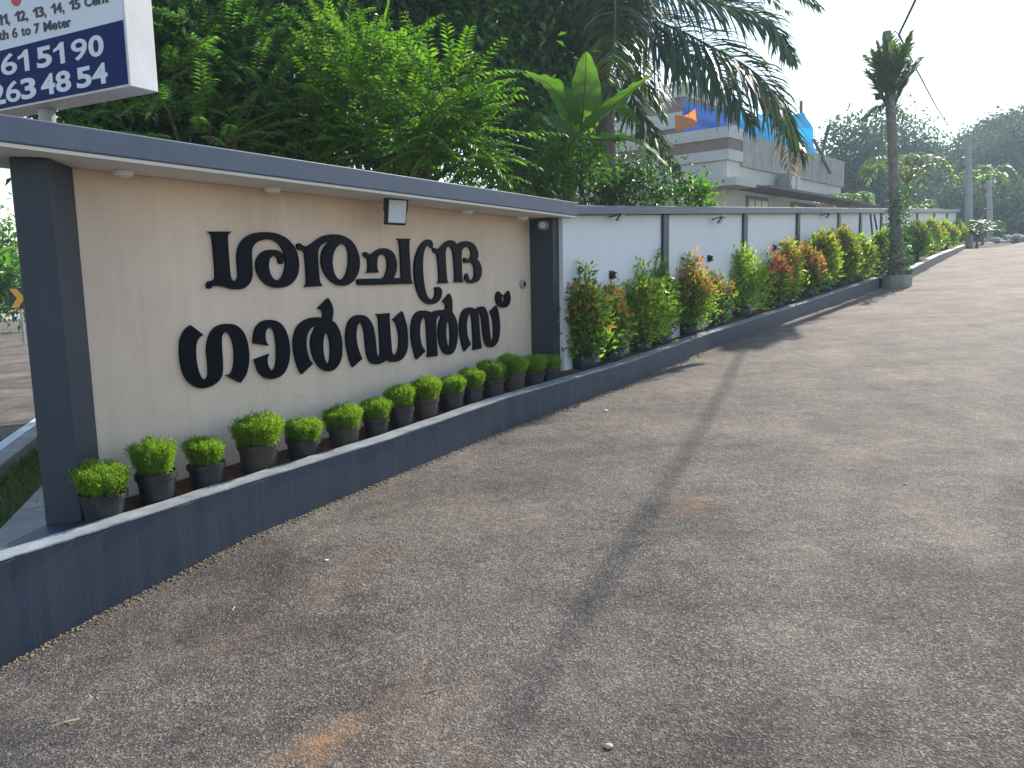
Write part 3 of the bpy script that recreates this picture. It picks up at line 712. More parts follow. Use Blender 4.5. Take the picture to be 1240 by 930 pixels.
def spaced(text, x0, x1):
    """spread a line of text over x0..x1 zoom pixels with proportional advance"""
    adv = {' ': .38, ',': .3, '1': .5, 't': .42, 'r': .45, 'i': .3, 'M': .95, 'C': .75, 'w': .85}
    tot = sum(adv.get(c, .62) for c in text); k = (x1-x0)/tot; x = x0; out = []
    for c in text:
        a = adv.get(c, .62)*k
        if c != ' ': out.append((c, (x+a*.06, x+a*.94) if c != ',' else (x+a*.1, x+a*.55)))
        x += a
    return [c for c, _ in out], [p for _, p in out]
row('66' + '15190', [(-105, 0), (15, 125), (135, 210), (265, 370), (385, 460), (510, 620), (630, 735)], (65, 525), (690, 395), 152, MAT['vinyl'], .03)
row('263' + '4854', [(-62, 44), (50, 150), (155, 260), (295, 395), (400, 505), (545, 650), (655, 762)], (100, 715), (710, 592), 150, MAT['vinyl'], .03)
c_, p_ = spaced('th 6 to 7 Meter', -5, 502); row(c_, p_, (0, 285), (500, 185), 72, MAT['ink'], .02)
c_, p_ = spaced('11, 12, 13, 14, 15 Cent', -15, 765); row(c_, p_, (5, 178), (565, 58), 74, MAT['ink'], .02)
p = onb(19, -4); mb = MB(); mb.tube([p-EN*.002, p+EN*.001], .055, 24); mb.build('red_emblem', MAT['red'], hd)
mb = MB(); mb.tube([(post.x, post.y, 0), (post.x, post.y, Rb0.z+.02)], .05, 14); mb.build('post', MAT['steel'], hd)

# ------------------------------------------------------------------ potted dwarf plants in front of the sign wall
def pot_proto(i, potmat):
    t = thing('potted_plant', 'x', 'plant', (0, 0, 0), 'green dwarf plants in black pots before the sign wall')
    mb = MB(); mb.lathe([(0, .003), (.072, .003), (.075, .0), (.082, .06), (.09, .13), (.098, .133), (.1, .16), (.094, .161), (.088, .135), (.084, .12), (0, .12)], 32)
    mb.build('pot', potmat, t, smooth=False)
    mb = MB(); mb.lathe([(0, .13), (.06, .132), (.087, .126)], 20); mb.build('soil', MAT['soil'], t, smooth=True)
    rng = np.random.default_rng(40+i); n = 15000; fw_ = (1, .9, 1.08, .86, 1.0)[i]; fh_ = (1, 1.06, .97, 1.0, .93)[i]
    # tufts: soft upright branchlets, domed top, flaring out
    nt_ = 210; ang = rng.uniform(0, 2*math.pi, nt_); rad = np.sqrt(rng.uniform(0, 1, nt_))*.072*fw_
    tx = np.stack([rad*np.cos(ang), rad*np.sin(ang), np.full(nt_, .13)], 1)
    hgt = fh_*(.158+rng.uniform(-.012, .012, nt_))*(1+.07*np.cos(ang+i))*np.sqrt(1-(rad/.105)**2*.7)
    out = np.stack([np.cos(ang)*rad/.078*.3, np.sin(ang)*rad/.078*.3, np.ones(nt_)], 1); out = unit(out+rng.normal(size=(nt_, 3))*.1)
    k = rng.integers(0, nt_, n); s = rng.uniform(.12, 1, n)**.75
    pos = tx[k] + out[k]*(hgt[k]*s)[:, None] + rng.normal(size=(n, 3))*.008
    d = out[k]*.6 + randdir(n, rng)*.8 + np.array([0, 0, .35])
    fo = link('foliage', leaf_mesh('foliage', pos, d, randdir(n, rng), rng.uniform(.010, .021, n), .0038), MAT['lf_pot'], t)
    mb = MB()
    for j in range(0, nt_, 6): mb.tube([tx[j]*1.0-np.array([0, 0, .02]), tx[j]+out[j]*hgt[j]*.7], [.0022, .001], 4)
    mb.build('stems', MAT['stem'], t)
    return t
protos = [pot_proto(0, MAT['pot']), pot_proto(1, MAT['pot']), pot_proto(2, MAT['pot_brown']), pot_proto(3, MAT['pot']), pot_proto(4, MAT['pot'])]
used = set()
PP = [(126, 68, 'leftmost, at the corner pillar'), (192, 60, 'second from the corner pillar'), (252, 56, 'third from the corner pillar'), (313, 62, 'fourth from the corner pillar'), (366, 52, 'fifth from the corner pillar'),
      (417, 50, 'sixth from the corner pillar'), (455, 40, 'seventh from the corner pillar'), (486, 42, 'eighth from the corner pillar'), (517, 40, 'ninth from the corner pillar'), (547, 42, 'tenth from the corner pillar'),
      (572, 34, 'fifth from the drive side pillar'), (597, 38, 'fourth from the drive side pillar'), (622, 38, 'third from the drive side pillar'), (645, 34, 'second from the drive side pillar'), (664, 32, 'touching the drive side pillar')]
kind = [0, 1, 3, 2, 4, 2, 0, 3, 2, 4, 1, 0, 2, 3, 4]
for i, (px, wpx, where) in enumerate(PP):
    k = kerb_at(px); s = wpx/FPX*k.y/.205; s = min(max(s*.92, .92), 1.32)
    p = kerb_in(px, .135+.1*s); p.z -= .06
    pr_ = protos[kind[i]]; lab = 'bushy dwarf plant in a %s pot, ' % ('dusty brown' if kind[i] == 2 else 'black') + where
    rz = random.uniform(0, 6.28); sc = (s, s, s*random.uniform(.88, 1.12)); tilt = (random.uniform(-.07, .07), random.uniform(-.07, .07))
    if kind[i] not in used:
        used.add(kind[i]); pr_.location = p; pr_.rotation_euler = (0, 0, rz); pr_.scale = sc; pr_['label'] = lab; o_ = pr_
    else: o_ = dup(pr_, p, rz, sc, lab)
    o_.rotation_euler.x, o_.rotation_euler.y = tilt

# ------------------------------------------------------------------ shrubs in grow bags along the white wall
def shrub(px, toppx, wpx, fall, lab, tips=.25, mat='lf_shrub', tipmat='lf_red', dens=1.0, seed=0, bag=True, back=.3, flare=.6):
    rng = np.random.default_rng(100+seed)
    p = kerb_in(px, back, 60 if px < 900 else 30); p.z -= .13
    top = P(px, toppx, p.y).z; H = top - p.z; Wd = 1.32*wpx/FPX*p.y
    t = thing('potted_shrub', lab, 'shrub', p, 'shrubs in black grow bags along the white wall')
    bh = min(.26, H*.25); br = min(.13, Wd*.32+.02)
    mb = MB(); prof = []
    mb.lathe([(0, 0), (br*.88, 0), (br, bh*.12), (br*1.03, bh*.6), (br*1.02, bh), (br*.94, bh), (br*.92, bh*.9), (0, bh*.88)], 20, p)
    mb.build('grow_bag', MAT['bag'], t, smooth=True)
    ns = 11; stems = []; mb = MB()
    for j in range(ns):
        an = rng.uniform(0, 6.28); r = Wd*.42*math.sqrt(rng.uniform(0, 1)); hh = H*(1-.35*(r/(Wd*.5))**1.5)*rng.uniform(.86, 1.0)
        if j == 0: r *= .2; hh = H
        a = p + Vector((math.cos(an)*.02, math.sin(an)*.02, bh*.85)); b = p + Vector((math.cos(an)*r, math.sin(an)*r, hh))
        m_ = a.lerp(b, .5) + Vector((math.cos(an)*r*.25, math.sin(an)*r*.25, 0))
        pts = curve3([a, m_, b], 6); stems.append(pts); mb.tube(pts, [.007-.005*i/len(pts) for i in range(len(pts))], 5)
    mb.build('stem', MAT['stem'], t)
    n = int(1900*dens*(Wd/.4)**1.2*max(H, .6)); n = max(1200, min(n, 3600))
    pos = np.empty((n, 3)); dr = np.empty((n, 3)); hf = np.empty(n)
    for j in range(n):
        pts = stems[rng.integers(0, ns)]; u = .1+.9*rng.uniform(0, 1)**.85; q_ = pts[min(int(u*(len(pts)-1)), len(pts)-1)]
        sp = Wd*.17*(1.3-u*.85)
        o = rng.normal(size=3)*np.array([sp, sp, sp*.8])
        pos[j] = np.array(q_) + o; dr[j] = o/(np.linalg.norm(o)+1e-6)*.7 + rng.normal(size=3)*.4 + np.array([0, 0, .5]); hf[j] = u
    z_ok = pos[:, 2] > p.z + bh*.75
    pos, dr, hf = pos[z_ok], dr[z_ok], hf[z_ok]; n = len(pos); base = np.array(p); pos -= base
    ls = .07*min(1.3, max(1, p.y/11))
    outer = np.hypot(pos[:, 0], pos[:, 1])/(Wd*.5)
    tip = (rng.uniform(size=n) < tips*.8*np.clip((hf-.45)/.4, 0, 1.4)*(.5+outer*.6)) & (hf > .55)
    for nm, msk, mt in (('foliage', ~tip, mat), ('young_leaves', tip, tipmat)):
        if msk.sum() < 3: continue
        c = msk.sum()
        o = link(nm, leaf_mesh(nm, pos[msk], dr[msk], randdir(c, rng), rng.uniform(.75, 1.2, c)*ls, ls*.42), MAT[mt], t)
        if nm == 'young_leaves': o['label'] = 'reddish young leaves at the shoot tips'
    return t
SH = [(707, 318, 46, .2, 'lf_shrub', 'lf_red', 'tall dense shrub with a few orange tips right beside the sign pillar'),
      (741, 342, 36, .55, 'lf_shrub', 'lf_red', 'low shrub with orange red shoots, second from the sign pillar'),
      (775, 318, 54, .06, 'lf_yellow', 'lf_red', 'broad yellow green shrub in front of the first white panel'),
      (800, 300, 26, .0, 'lf_shrub', 'lf_red', 'thin upright shrub before the first dark wall post'),
      (833, 308, 48, .6, 'lf_shrub', 'lf_red', 'bushy shrub with orange and salmon tips past the first post'),
      (868, 326, 34, .5, 'lf_shrub', 'lf_red', 'small shrub with orange shoots squeezed between two taller ones'),
      (899, 300, 52, .05, 'lf_yellow', 'lf_red', 'wide yellowish green shrub in front of the second dark post'),
      (937, 302, 28, .8, 'lf_shrub', 'lf_pink', 'shrub with a bright pink red crown of young leaves'),
      (955, 288, 26, .6, 'lf_yellow', 'lf_red', 'tall golden tipped shrub in front of the third dark post'),
      (976, 294, 28, .7, 'lf_shrub', 'lf_red', 'rusty red topped shrub just right of the third dark post'),
      (996, 275, 30, .25, 'lf_yellow', 'lf_red', 'tall slender shrub with orange tip before the fourth post'),
      (1017, 274, 30, .3, 'lf_shrub', 'lf_red', 'tall shrub with an orange tip covering the fourth post'),
      (1037, 286, 30, .05, 'lf_yellow', 'lf_red', 'olive green shrub between the palm pole and the tall orange tipped ones'),
      (1067, 276, 22, .05, 'lf_yellow', 'lf_red', 'sparse yellow green shrub just left of the palm trunk'),
      (1107, 268, 28, .1, 'lf_shrub', 'lf_red', 'dense dark green shrub right behind the palm trunk'),
      (1127, 266, 24, .35, 'lf_yellow', 'lf_red', 'orange tinted shrub in front of the last white panels'),
      (1143, 268, 22, .2, 'lf_yellow', 'lf_red', 'yellow green shrub at the far end of the white wall'),
      (1160, 268, 14, .1, 'lf_yellow', 'lf_red', 'narrow shrub standing just past the end of the white wall')]
for i, (px, ty, wp, tp, m_, tm, lab) in enumerate(SH):
    shrub(px, ty, wp, 0, lab, tp, m_, tm, seed=i, back=(.3 if px < 860 else .34) if px < 1050 else .4)

# ------------------------------------------------------------------ palms, pole and cables by the kerb
def frond(mb_r, path, leafL, n, rng, droop=.8, W=.035, fwd=.5, both=True, r0=.022, twist=0, updown=1.0):
    pts = curve3(path, 10); mb_r.tube(pts, [r0*(1-.85*i/len(pts)) for i in range(len(pts))], 6)
    arr = np.array([tuple(p) for p in pts]); seg = np.linalg.norm(np.diff(arr, axis=0), axis=1); cum = np.concatenate([[0], np.cumsum(seg)])
    V = []; Fc = []
    for i in range(n):
        u = .1+.9*i/(n-1); s = u*cum[-1]; j = min(np.searchsorted(cum, s, 'right')-1, len(seg)-1); f = (s-cum[j])/max(seg[j], 1e-6)
        q_ = arr[j]*(1-f)+arr[j+1]*f; t_ = arr[j+1]-arr[j]; t_ /= np.linalg.norm(t_)
        sd_ = np.cross(t_, [0, 0, 1.0]); sd_ /= max(np.linalg.norm(sd_), 1e-4)
        sd_ = sd_*math.cos(twist) + (np.array([0, 0, -1.0]) + t_*t_[2])*math.sin(twist)
        ll = leafL*(.45+1.1*math.sin(math.pi*min(1, u*.85+.12))**.8*.6)*(1-.45*max(0, u-.7)/.3)
        for sg in (-1, 1):
            L = ll*rng.uniform(.8, 1.1)*(updown if sg < 0 else 1)
            d0 = sd_*sg*.8 + t_*fwd + np.array([0, 0, .15]) + rng.normal(size=3)*.12; d0 /= np.linalg.norm(d0)
            dr = droop*rng.uniform(.7, 1.25)
            p0 = q_; p1 = p0+d0*L*.35; d1 = d0+np.array([0, 0, -dr*.7]); d1 /= np.linalg.norm(d1); p2 = p1+d1*L*.35; d2 = d1+np.array([0, 0, -dr*1.1]); d2 /= np.linalg.norm(d2); p3 = p2+d2*L*.3
            wv = np.cross(d0, sd_*.3+np.array([0, 0, 1.0])+rng.normal(size=3)*.3); wv /= max(np.linalg.norm(wv), 1e-4)
            o = len(V); w_ = W*rng.uniform(.8, 1.2)
            V += [p0-wv*w_*.25, p0+wv*w_*.25, p1-wv*w_*.5, p1+wv*w_*.5, p2-wv*w_*.4, p2+wv*w_*.4, p3-wv*w_*.05, p3+wv*w_*.05]
            Fc += [(o, o+1, o+3, o+2), (o+2, o+3, o+5, o+4), (o+4, o+5, o+7, o+6)]
    return np.array(V), np.array(Fc)
def palm_frond(parent, path, leafL, n, seed, mat='lf_palm', **kw):
    rng = np.random.default_rng(seed); mb = MB(); V, Fc = frond(mb, path, leafL, n, rng, **kw)
    fr = mb.build('frond', MAT['stem'], parent, smooth=True)
    o = np.array(worldloc(parent)); link('leaflets', mesh_np('leaflets', V-o, Fc), MAT[mat], fr)
    return fr

TB_ = onroad(1086, 347); TD = TB_.y
def TP(px, py, dd=0): return P(px, py, TD+dd)
palm = thing('palm_trunk', 'tall bare palm trunk with stubby fronds standing in a stone ring at the kerb', 'palm', TB_)
mb = MB(); cl = curve3([Vector((TB_.x, TB_.y, TB_.z-.1)), TP(1085, 300), TP(1083, 230), TP(1079, 140), TP(1075, 90), TP(1074, 38)], 10)
r_ = [.2-.1*min(1, i/14) - .02*i/len(cl) + .006*math.sin(i*2.1) for i in range(len(cl))]
mb.tube(cl, r_, 18); mb.build('trunk', MAT['bark_grey'], palm, smooth=True)
rg = np.random.default_rng(3)
for k in range(22):
    y0 = 134-rg.uniform(0, 40); an = k*2.4; lr = rg.uniform(.2, .85)
    b = TP(1078, y0); o = Vector((math.cos(an), math.sin(an), 0))
    ln = rg.uniform(.55, .95)
    palm_frond(palm, [b+o*.08, b+o*(.12+lr*.2)+Z3*ln*.5, b+o*(.14+lr*.5)+Z3*ln*.95], .3, 26, 300+k, 'lf_stub', droop=.4, W=.035, fwd=1.0, r0=.016)
palm_frond(palm, [TP(1078, 122), TP(1090, 100, -.2), TP(1103, 84, -.4), TP(1112, 80, -.5)], .16, 26, 330, droop=.5, W=.03, r0=.02)
for k, an in enumerate((2.6, 3.6, .4)):
    b = TP(1077, 128); o = Vector((math.cos(an), math.sin(an), 0)); palm_frond(palm, [b, b+o*.25-Z3*.02, b+o*.5-Z3*.22], .25, 16, 340+k, droop=.9, W=.03, r0=.014)
# vine climbing the trunk
n = 1300; u = RNG.uniform(0, 1, n)**1.3; an = RNG.uniform(0, 6.28, n)
pz = TB_.z + .2 + u*1.7; rr = .16+.05*(1-u)+RNG.normal(size=n)*.05
pos = np.stack([TB_.x+rr*np.cos(an)-.02, TB_.y+rr*np.sin(an), pz], 1) - np.array(TB_)
vin = link('climbing_plant', leaf_mesh('climbing_plant', pos, randdir(n)+np.array([0, 0, -.4]), randdir(n), RNG.uniform(.05, .085, n), .04), MAT['lf_dark'])
vin.location = TB_; tag(vin, 'dark leafy creeper wrapped round the lower palm trunk', 'climbing plant')
t = thing('stone_ring', 'round concrete ring filled with soil around the palm foot', 'planter', TB_)
mb = MB(); mb.lathe([(.25, -.1), (.26, .0), (.27, .2), (.26, .22), (.22, .22), (.21, .16)], 24, TB_); mb.build('ring', MAT['stone'], t)
mb = MB(); mb.lathe([(.212, .18), (.1, .2), (0, .2)], 20, TB_); mb.build('soil', MAT['soil'], t)

# service cables
top = TP(1080, 42, -.05)
MAT_c = MAT['cable']
far1 = Vector((top.x-2.95*1.0, top.y-6.2*1.0, top.z-.0)); far2 = far1 + Vector((-2.95*2.2, -6.2*2.2, .6))
far1.z -= .15
c1 = curve3([top, TP(1089, 43, -1.0), ], 4)
mb = MB(); st = TP(1088.5, 42, -.4)
mb.tube(curve3([top, TP(1084, 38, -.25), st], 6), .012, 6)
T1 = onroad(604, 900); pA = T1 + sd*((st.z-T1.z)/sd.z)
dirn = (pA-st)
mb.tube(curve3([st, st.lerp(pA, .5)-Z3*.12, pA, pA+(pA-st)*1.0+Z3*.3], 10), .02, 6)
cab = thing('service_cable', 'thick dark cable running from the palm top overhead towards the viewer', 'cable', top)
mb.build('cable', MAT_c, cab, smooth=True)
mb = MB(); mb.tube(curve3([st, P(1112, 88, st.y+6), P(1135, 131, st.y+14), P(1149, 153, st.y+22)], 8), [.02]*25, 6)
cab = thing('service_cable', 'dark cable sagging from the palm top down to the far trees', 'cable', st)
mb.build('cable', MAT_c, cab, smooth=True)
mb = MB(); 
for (x0, x1) in ((1063, 1058), (1070, 1067)):
    mb.tube([TP(x0, 118, -.1), TP(x1, 165, -.1)], .006, 5)
cab = thing('loose_wire', 'two thin loose wires hanging left of the palm crown', 'cable', TP(1063, 118, -.1)); mb.build('wire', MAT_c, cab)
t = thing('insulator_clip', 'small dark clip hanging beside the palm crown on a stub', 'fitting', TP(1063, 118, -.1))
mb = MB(); mb.tube([TP(1063, 121, -.1), TP(1063, 114, -.1)], [.045, .06], 10); mb.build('clip_body', MAT['black'], t)
mb = MB(); mb.tube([TP(1063, 118, -.1), TP(1074, 122, -.05)], .012, 6); mb.build('clip_arm', MAT['black'], t)

# concrete poles at the end of the drive
for (px, yt, yb, D, lab, rr) in ((1173, 166, 299, 27.5, 'tall grey concrete pole at the far end of the kerb', .14), (1198.5, 214, 293, 33, 'shorter grey concrete pole standing by the rubble heap', .13)):
    b = P(px+1, yb, D); tpt = P(px-1, yt, D)
    t = thing('concrete_pole', lab, 'pole', b, 'concrete poles at the end of the drive')
    mb = MB(); mb.tube([b-Z3*.3, b.lerp(tpt, .5), tpt], [rr, rr*.85, rr*.7], 8); mb.build('shaft', MAT['pole'], t)
    mb = MB(); mb.box(tpt-Z3*.35+Vector((0, 0, 0)), (.5, .06, .07)); mb.build('cross_arm', MAT['steel'], t)

# ------------------------------------------------------------------ trees
def crown_leaves(name, blobs, n, Ls, mat, parent, seed, clump=26, sig=.2, sx=1.0, W=.45, hang=.35):
    rng = np.random.default_rng(seed); vol = np.array([b[1][0]*b[1][1]*b[1][2] for b in blobs])**.75; vol /= vol.sum()
    nc = max(4, n//clump); bi = rng.choice(len(blobs), nc, p=vol)
    c = np.array([tuple(blobs[i][0]) for i in bi]); r = np.array([blobs[i][1] for i in bi])
    dv = randdir(nc, rng); rad = rng.uniform(.15, 1, nc)**.45*rng.uniform(.8, 1.12, nc)
    cc = c + dv*r*rad[:, None]
    k = rng.integers(0, nc, n)
    ax = unit(dv*.7 + rng.normal(size=(nc, 3))*.6)
    pos = cc[k] + rng.normal(size=(n, 3))*sig + ax[k]*(rng.normal(size=n)*sig*1.1)[:, None]
    d = ax[k]*.8 + randdir(n, rng)*.8 + np.array([0, 0, -hang])
    nr = randdir(n, rng)*.7 + np.array([0, 0, 1.0])
    L = Ls*rng.uniform(.65, 1.25, n)
    o = np.array(worldloc(parent))
    return link(name, leaf_mesh(name, pos-o, d, nr, L, L*W), MAT[mat], parent), cc
def tree(name, label, cat, base, blobs, n, Ls, mat, seed, tr_=.16, bark='bark', group=None, clump=26, sig=.2, W=.45, hang=.35, lean=(0, 0)):
    base = Vector(base); t = thing(name, label, cat, base, group)
    cen = sum((Vector(b[0]) for b in blobs), Vector())/len(blobs)
    fork = base.lerp(cen, .45) + Vector((lean[0], lean[1], 0))
    mb = MB(); mb.tube(curve3([base-Z3*.2, base.lerp(fork, .5)+Vector((.08, .05, 0)), fork], 6), [tr_*(1.15-.4*i/12) for i in range(13)], 10)
    tk = mb.build('trunk', MAT[bark], t, smooth=True)
    rng = random.Random(seed); mb = MB()
    for c, r in blobs:
        c = Vector(c); m_ = fork.lerp(c, .5) + Vector((rng.uniform(-.3, .3), rng.uniform(-.3, .3), rng.uniform(-.2, .2)))
        mb.tube(curve3([fork-Z3*.1, m_, c], 6), [tr_*(.6-.48*i/12) for i in range(13)], 7)
        for k in range(6):
            e = c + Vector([rng.gauss(0, .45)*x for x in r]); mb.tube(curve3([m_.lerp(c, .4), c.lerp(e, .5), e], 3), [tr_*.2, tr_*.17, tr_*.14, tr_*.11, tr_*.08, tr_*.05, tr_*.03], 5)
    mb.build('limbs', MAT[bark], t, smooth=True)
    crown_leaves('crown', blobs, n, Ls, mat, t, seed, clump, sig, W=W, hang=hang)
    return t
def G(px, D):                                # ground under a sight line
    p = P(px, hz(px), D); return Vector((p.x, p.y, terr(p.x, p.y)))
def B(px, py, D, rx, ry, rz): return (P(px, py, D), (rx, ry, rz))

tree('broadleaf_tree', 'large dark green tree rising behind the left half of the sign wall', 'tree', G(250, 10.5),
     [B(110, 60, 9.5, 1.3, 1.2, 1.2), B(210, 120, 9.0, 1.2, 1.1, .9), B(240, 10, 10, 1.5, 1.3, 1.3), B(330, 60, 10.5, 1.3, 1.2, 1.3), B(150, 170, 8.6, .9, .8, .6), B(300, 170, 9, 1.0, .9, .6), B(200, -110, 10.5, 1.8, 1.5, 1.2), B(80, -60, 10, 1.4, 1.3, 1.1), B(340, -80, 11, 1.6, 1.4, 1.2)],
     62000, .13, 'lf_dark', 11, .2, sig=.19)
tree('broadleaf_tree', 'tall dark tree behind the sign lettering, its crown reaching past the frame top', 'tree', G(470, 13),
     [B(430, 20, 13, 1.6, 1.4, 1.3), B(520, 60, 12.5, 1.5, 1.3, 1.4), B(600, 30, 13, 1.5, 1.3, 1.4), B(480, -70, 13, 2.0, 1.6, 1.3), B(600, 130, 12, 1.1, 1, 1.0), B(400, 120, 12, 1.3, 1.1, 1.1), B(640, -60, 13.5, 1.5, 1.4, 1.2), B(560, -40, 12.5, 1.4, 1.2, 1.1), B(360, 10, 13.5, 1.4, 1.2, 1.3)],
     36000, .145, 'lf_mid', 12, .22, sig=.2)
tree('broadleaf_tree', 'dark tree with fine leaves left of the coconut palm', 'tree', G(655, 14),
     [B(650, 60, 14, 1.2, 1.2, 1.2), B(620, 170, 13, 1.1, 1.0, .9), B(690, 10, 14.5, 1.2, 1.2, 1.1), B(640, 220, 12.5, 1.0, .9, .6), B(680, 130, 15, 1.2, 1.1, 1.1), B(590, 100, 14.5, 1.3, 1.1, 1.2), B(700, 70, 16, 1.2, 1, 1.2), B(700, -60, 15, 1.3, 1.2, 1)],
     19000, .14, 'lf_dark', 13, .14, sig=.2)

# bright tree with feathered leaves leaning over the wall
def feather_tree(label, base, blobs, ns, seed, mat='lf_bright', leaflet=.085, sprayL=.62, up=.35):
    rng = np.random.default_rng(seed); t = thing('feather_leaved_tree', label, 'tree', base)
    base = Vector(base); cen = sum((Vector(b[0]) for b in blobs), Vector())/len(blobs); fork = base.lerp(cen, .5)
    mb = MB(); mb.tube(curve3([base-Z3*.2, fork], 8), [.09-.03*i/8 for i in range(9)], 8); mb.build('trunk', MAT['bark'], t, smooth=True)
    mb = MB(); sm = MB(); pos = []; dr = []; nr = []; LL = []
    vol = np.array([b[1][0]*b[1][1]*b[1][2] for b in blobs])**.7; vol /= vol.sum()
    for c, r in blobs:
        mb.tube(curve3([fork, fork.lerp(Vector(c), .5)+Vector((0, 0, .2)), Vector(c)], 6), [.05-.04*i/12 for i in range(13)], 6)
    for s in range(ns):
        b = blobs[rng.choice(len(blobs), p=vol)]; dv = rng.normal(size=3); dv /= np.linalg.norm(dv)
        p0 = np.array(tuple(b[0])) + dv*np.array(b[1])*rng.uniform(.2, .95)**.6
        d = dv*np.array([.8, .8, .6]) + rng.normal(size=3)*.25 + np.array([0, 0, up]); d /= np.linalg.norm(d)
        L = sprayL*rng.uniform(.6, 1.2); nl = 11; pts = []
        for i in range(nl+1):
            u = i/nl; pts.append(p0 + d*L*u + np.array([0, 0, -.22*L*u*u]))
        sm.tube([Vector(x) for x in pts[::3]+[pts[-1]]], .004, 4)
        sd_ = np.cross(d, [0, 0, 1]); sd_ /= max(np.linalg.norm(sd_), 1e-3); tilt = rng.normal(size=3)*.25
        for i in range(1, nl+1):
            t_ = pts[i]-pts[i-1]; t_ /= np.linalg.norm(t_)
            for sg in (-1, 1):
                pos.append(pts[i]); dr.append(sd_*sg*.8+t_*.65+tilt*.5+np.array([0, 0, -.15])); nr.append(np.array([0, 0, 1])+tilt+rng.normal(size=3)*.2); LL.append(leaflet*(1.25-.7*abs(i/nl-.5))*rng.uniform(.85, 1.15))
    mb.build('limbs', MAT['bark'], t, smooth=True); sm.build('twigs', MAT['stem'], t)
    o = np.array(base); LL = np.array(LL)
    link('crown', leaf_mesh('crown', np.array(pos)-o, np.array(dr), np.array(nr), LL, LL*.36), MAT[mat], t)
feather_tree('bright yellow green feather leaved tree catching the sun above the sign wall', G(470, 8.9),
    [B(470, 150, 8.3, .75, .6, .5), B(540, 160, 8.1, .5, .5, .45), B(400, 140, 8.6, .65, .5, .5), B(440, 90, 8.8, .6, .5, .4), B(400, 50, 9.0, .35, .35, .35), B(540, 120, 8.4, .4, .4, .35), B(350, 180, 8.5, .5, .4, .35), B(560, 195, 8.3, .35, .3, .2), B(480, 195, 8.3, .6, .4, .3)], 620, 21)
feather_tree('dull green feather leaved shrub behind the coping left of the bright one', G(250, 8),
    [B(230, 165, 7.6, .7, .5, .3), B(310, 120, 8.2, .6, .5, .45), B(260, 60, 8.4, .7, .5, .5), B(190, 100, 7.8, .5, .5, .4), B(230, 20, 8.5, .7, .5, .4)], 300, 22, mat='lf_mid')

# small shrubs peeping over the white wall
def bush(label, base, blobs, n, Ls, mat, seed, sig=.12, W=.42):
    return tree('garden_bush', label, 'bush', base, blobs, n, Ls, mat, seed, .04, group=None, clump=20, sig=sig, W=W, hang=.2)
bush('leafy green bush below the banana plant behind the wall', G(720, 10), [B(655, 222, 10.3, .45, .4, .35), B(740, 230, 10.6, .45, .4, .3), B(660, 190, 10.8, .4, .4, .4)], 1700, .1, 'lf_dark', 31)
bush('bushy green shrub under the hanging palm frond', G(780, 11), [B(765, 222, 11, .5, .4, .35), B(800, 225, 11.3, .5, .4, .3)], 1500, .1, 'lf_dark', 32)
bush('bright lime green sprig peeping over the white wall coping', G(848, 12), [B(848, 240, 11.5, .2, .2, .22)], 350, .11, 'lf_bright', 33, .07)
bush('bright green shoots left of the banana stem', G(680, 9.5), [B(678, 170, 9.4, .25, .2, .25), B(700, 200, 9.4, .3, .2, .3)], 700, .1, 'lf_bright', 34, .09)

# banana plant
bb = G(692, 9.8)
ban = thing('banana_plant', 'banana plant with one upright sunlit leaf above the corner pillar', 'plant', bb)
ct = P(695, 165, 9.8)
mb = MB(); mb.tube(curve3([bb-Z3*.1, P(690, 230, 9.8), ct], 8), [.1-.05*i/16 for i in range(17)], 12); mb.build('stem', MAT['stem'], ban, smooth=True)
def broad_leaf(parent, path, width, seed, mat='lf_banana', side=None, tear=.0):
    pts = curve3(path, 10); n = len(pts); rng = random.Random(seed); mb = MB()
    mb.tube(pts, [.016*(1-.8*i/n) for i in range(n)], 6); lf = mb.build('leaf', MAT['stem'], parent, smooth=True)
    V = []; Fc = []
    for i, p in enumerate(pts):
        u = i/(n-1); t_ = (pts[min(i+1, n-1)]-pts[max(i-1, 0)]).normalized()
        s = Vector(side).normalized() if side else t_.cross(Z3).normalized(); s = (s-t_*s.dot(t_)).normalized(); nn = s.cross(t_)
        uu = max(0, (u-.18)/.82); wv = width*math.sin(math.pi*min(1, uu**.75))**.6 if uu > 0 else .005
        for k in (-2, -1, 0, 1, 2):
            off = s*(wv*.5*k/2) + nn*(abs(k)/2*wv*.12) - nn*.004 + nn*.012*math.sin(i*1.7+k)*abs(k)/2
            V.append(np.array(p+off))
    V = np.array(V)
    for i in range(n-1):
        for k in range(4): Fc.append((i*5+k, i*5+k+1, (i+1)*5+k+1, (i+1)*5+k))
    link('blade', mesh_np('blade', V-np.array(worldloc(parent)), np.array(Fc)), MAT[mat], lf, smooth=True)
broad_leaf(ban, [ct, P(704, 150, 9.7), P(708, 110, 9.6), P(710, 62, 9.55)], .42, 1, side=(1, .25, 0))
broad_leaf(ban, [ct, P(690, 140, 9.6), P(668, 105, 9.4), P(632, 88, 9.2)], .34, 2, 'lf_mid')
broad_leaf(ban, [ct, P(715, 150, 9.7), P(750, 122, 9.5), P(787, 92, 9.3)], .32, 3, 'lf_banana')
broad_leaf(ban, [ct, P(700, 155, 10.1), P(740, 130, 10.6), P(775, 150, 11)], .34, 4, 'lf_mid')
broad_leaf(ban, [ct, P(720, 168, 9.5), P(770, 172, 9.2), P(812, 205, 9.0)], .34, 5, 'lf_mid')
broad_leaf(ban, [ct, P(680, 158, 10), P(660, 140, 10.4), P(640, 160, 10.8)], .3, 6, 'lf_mid')

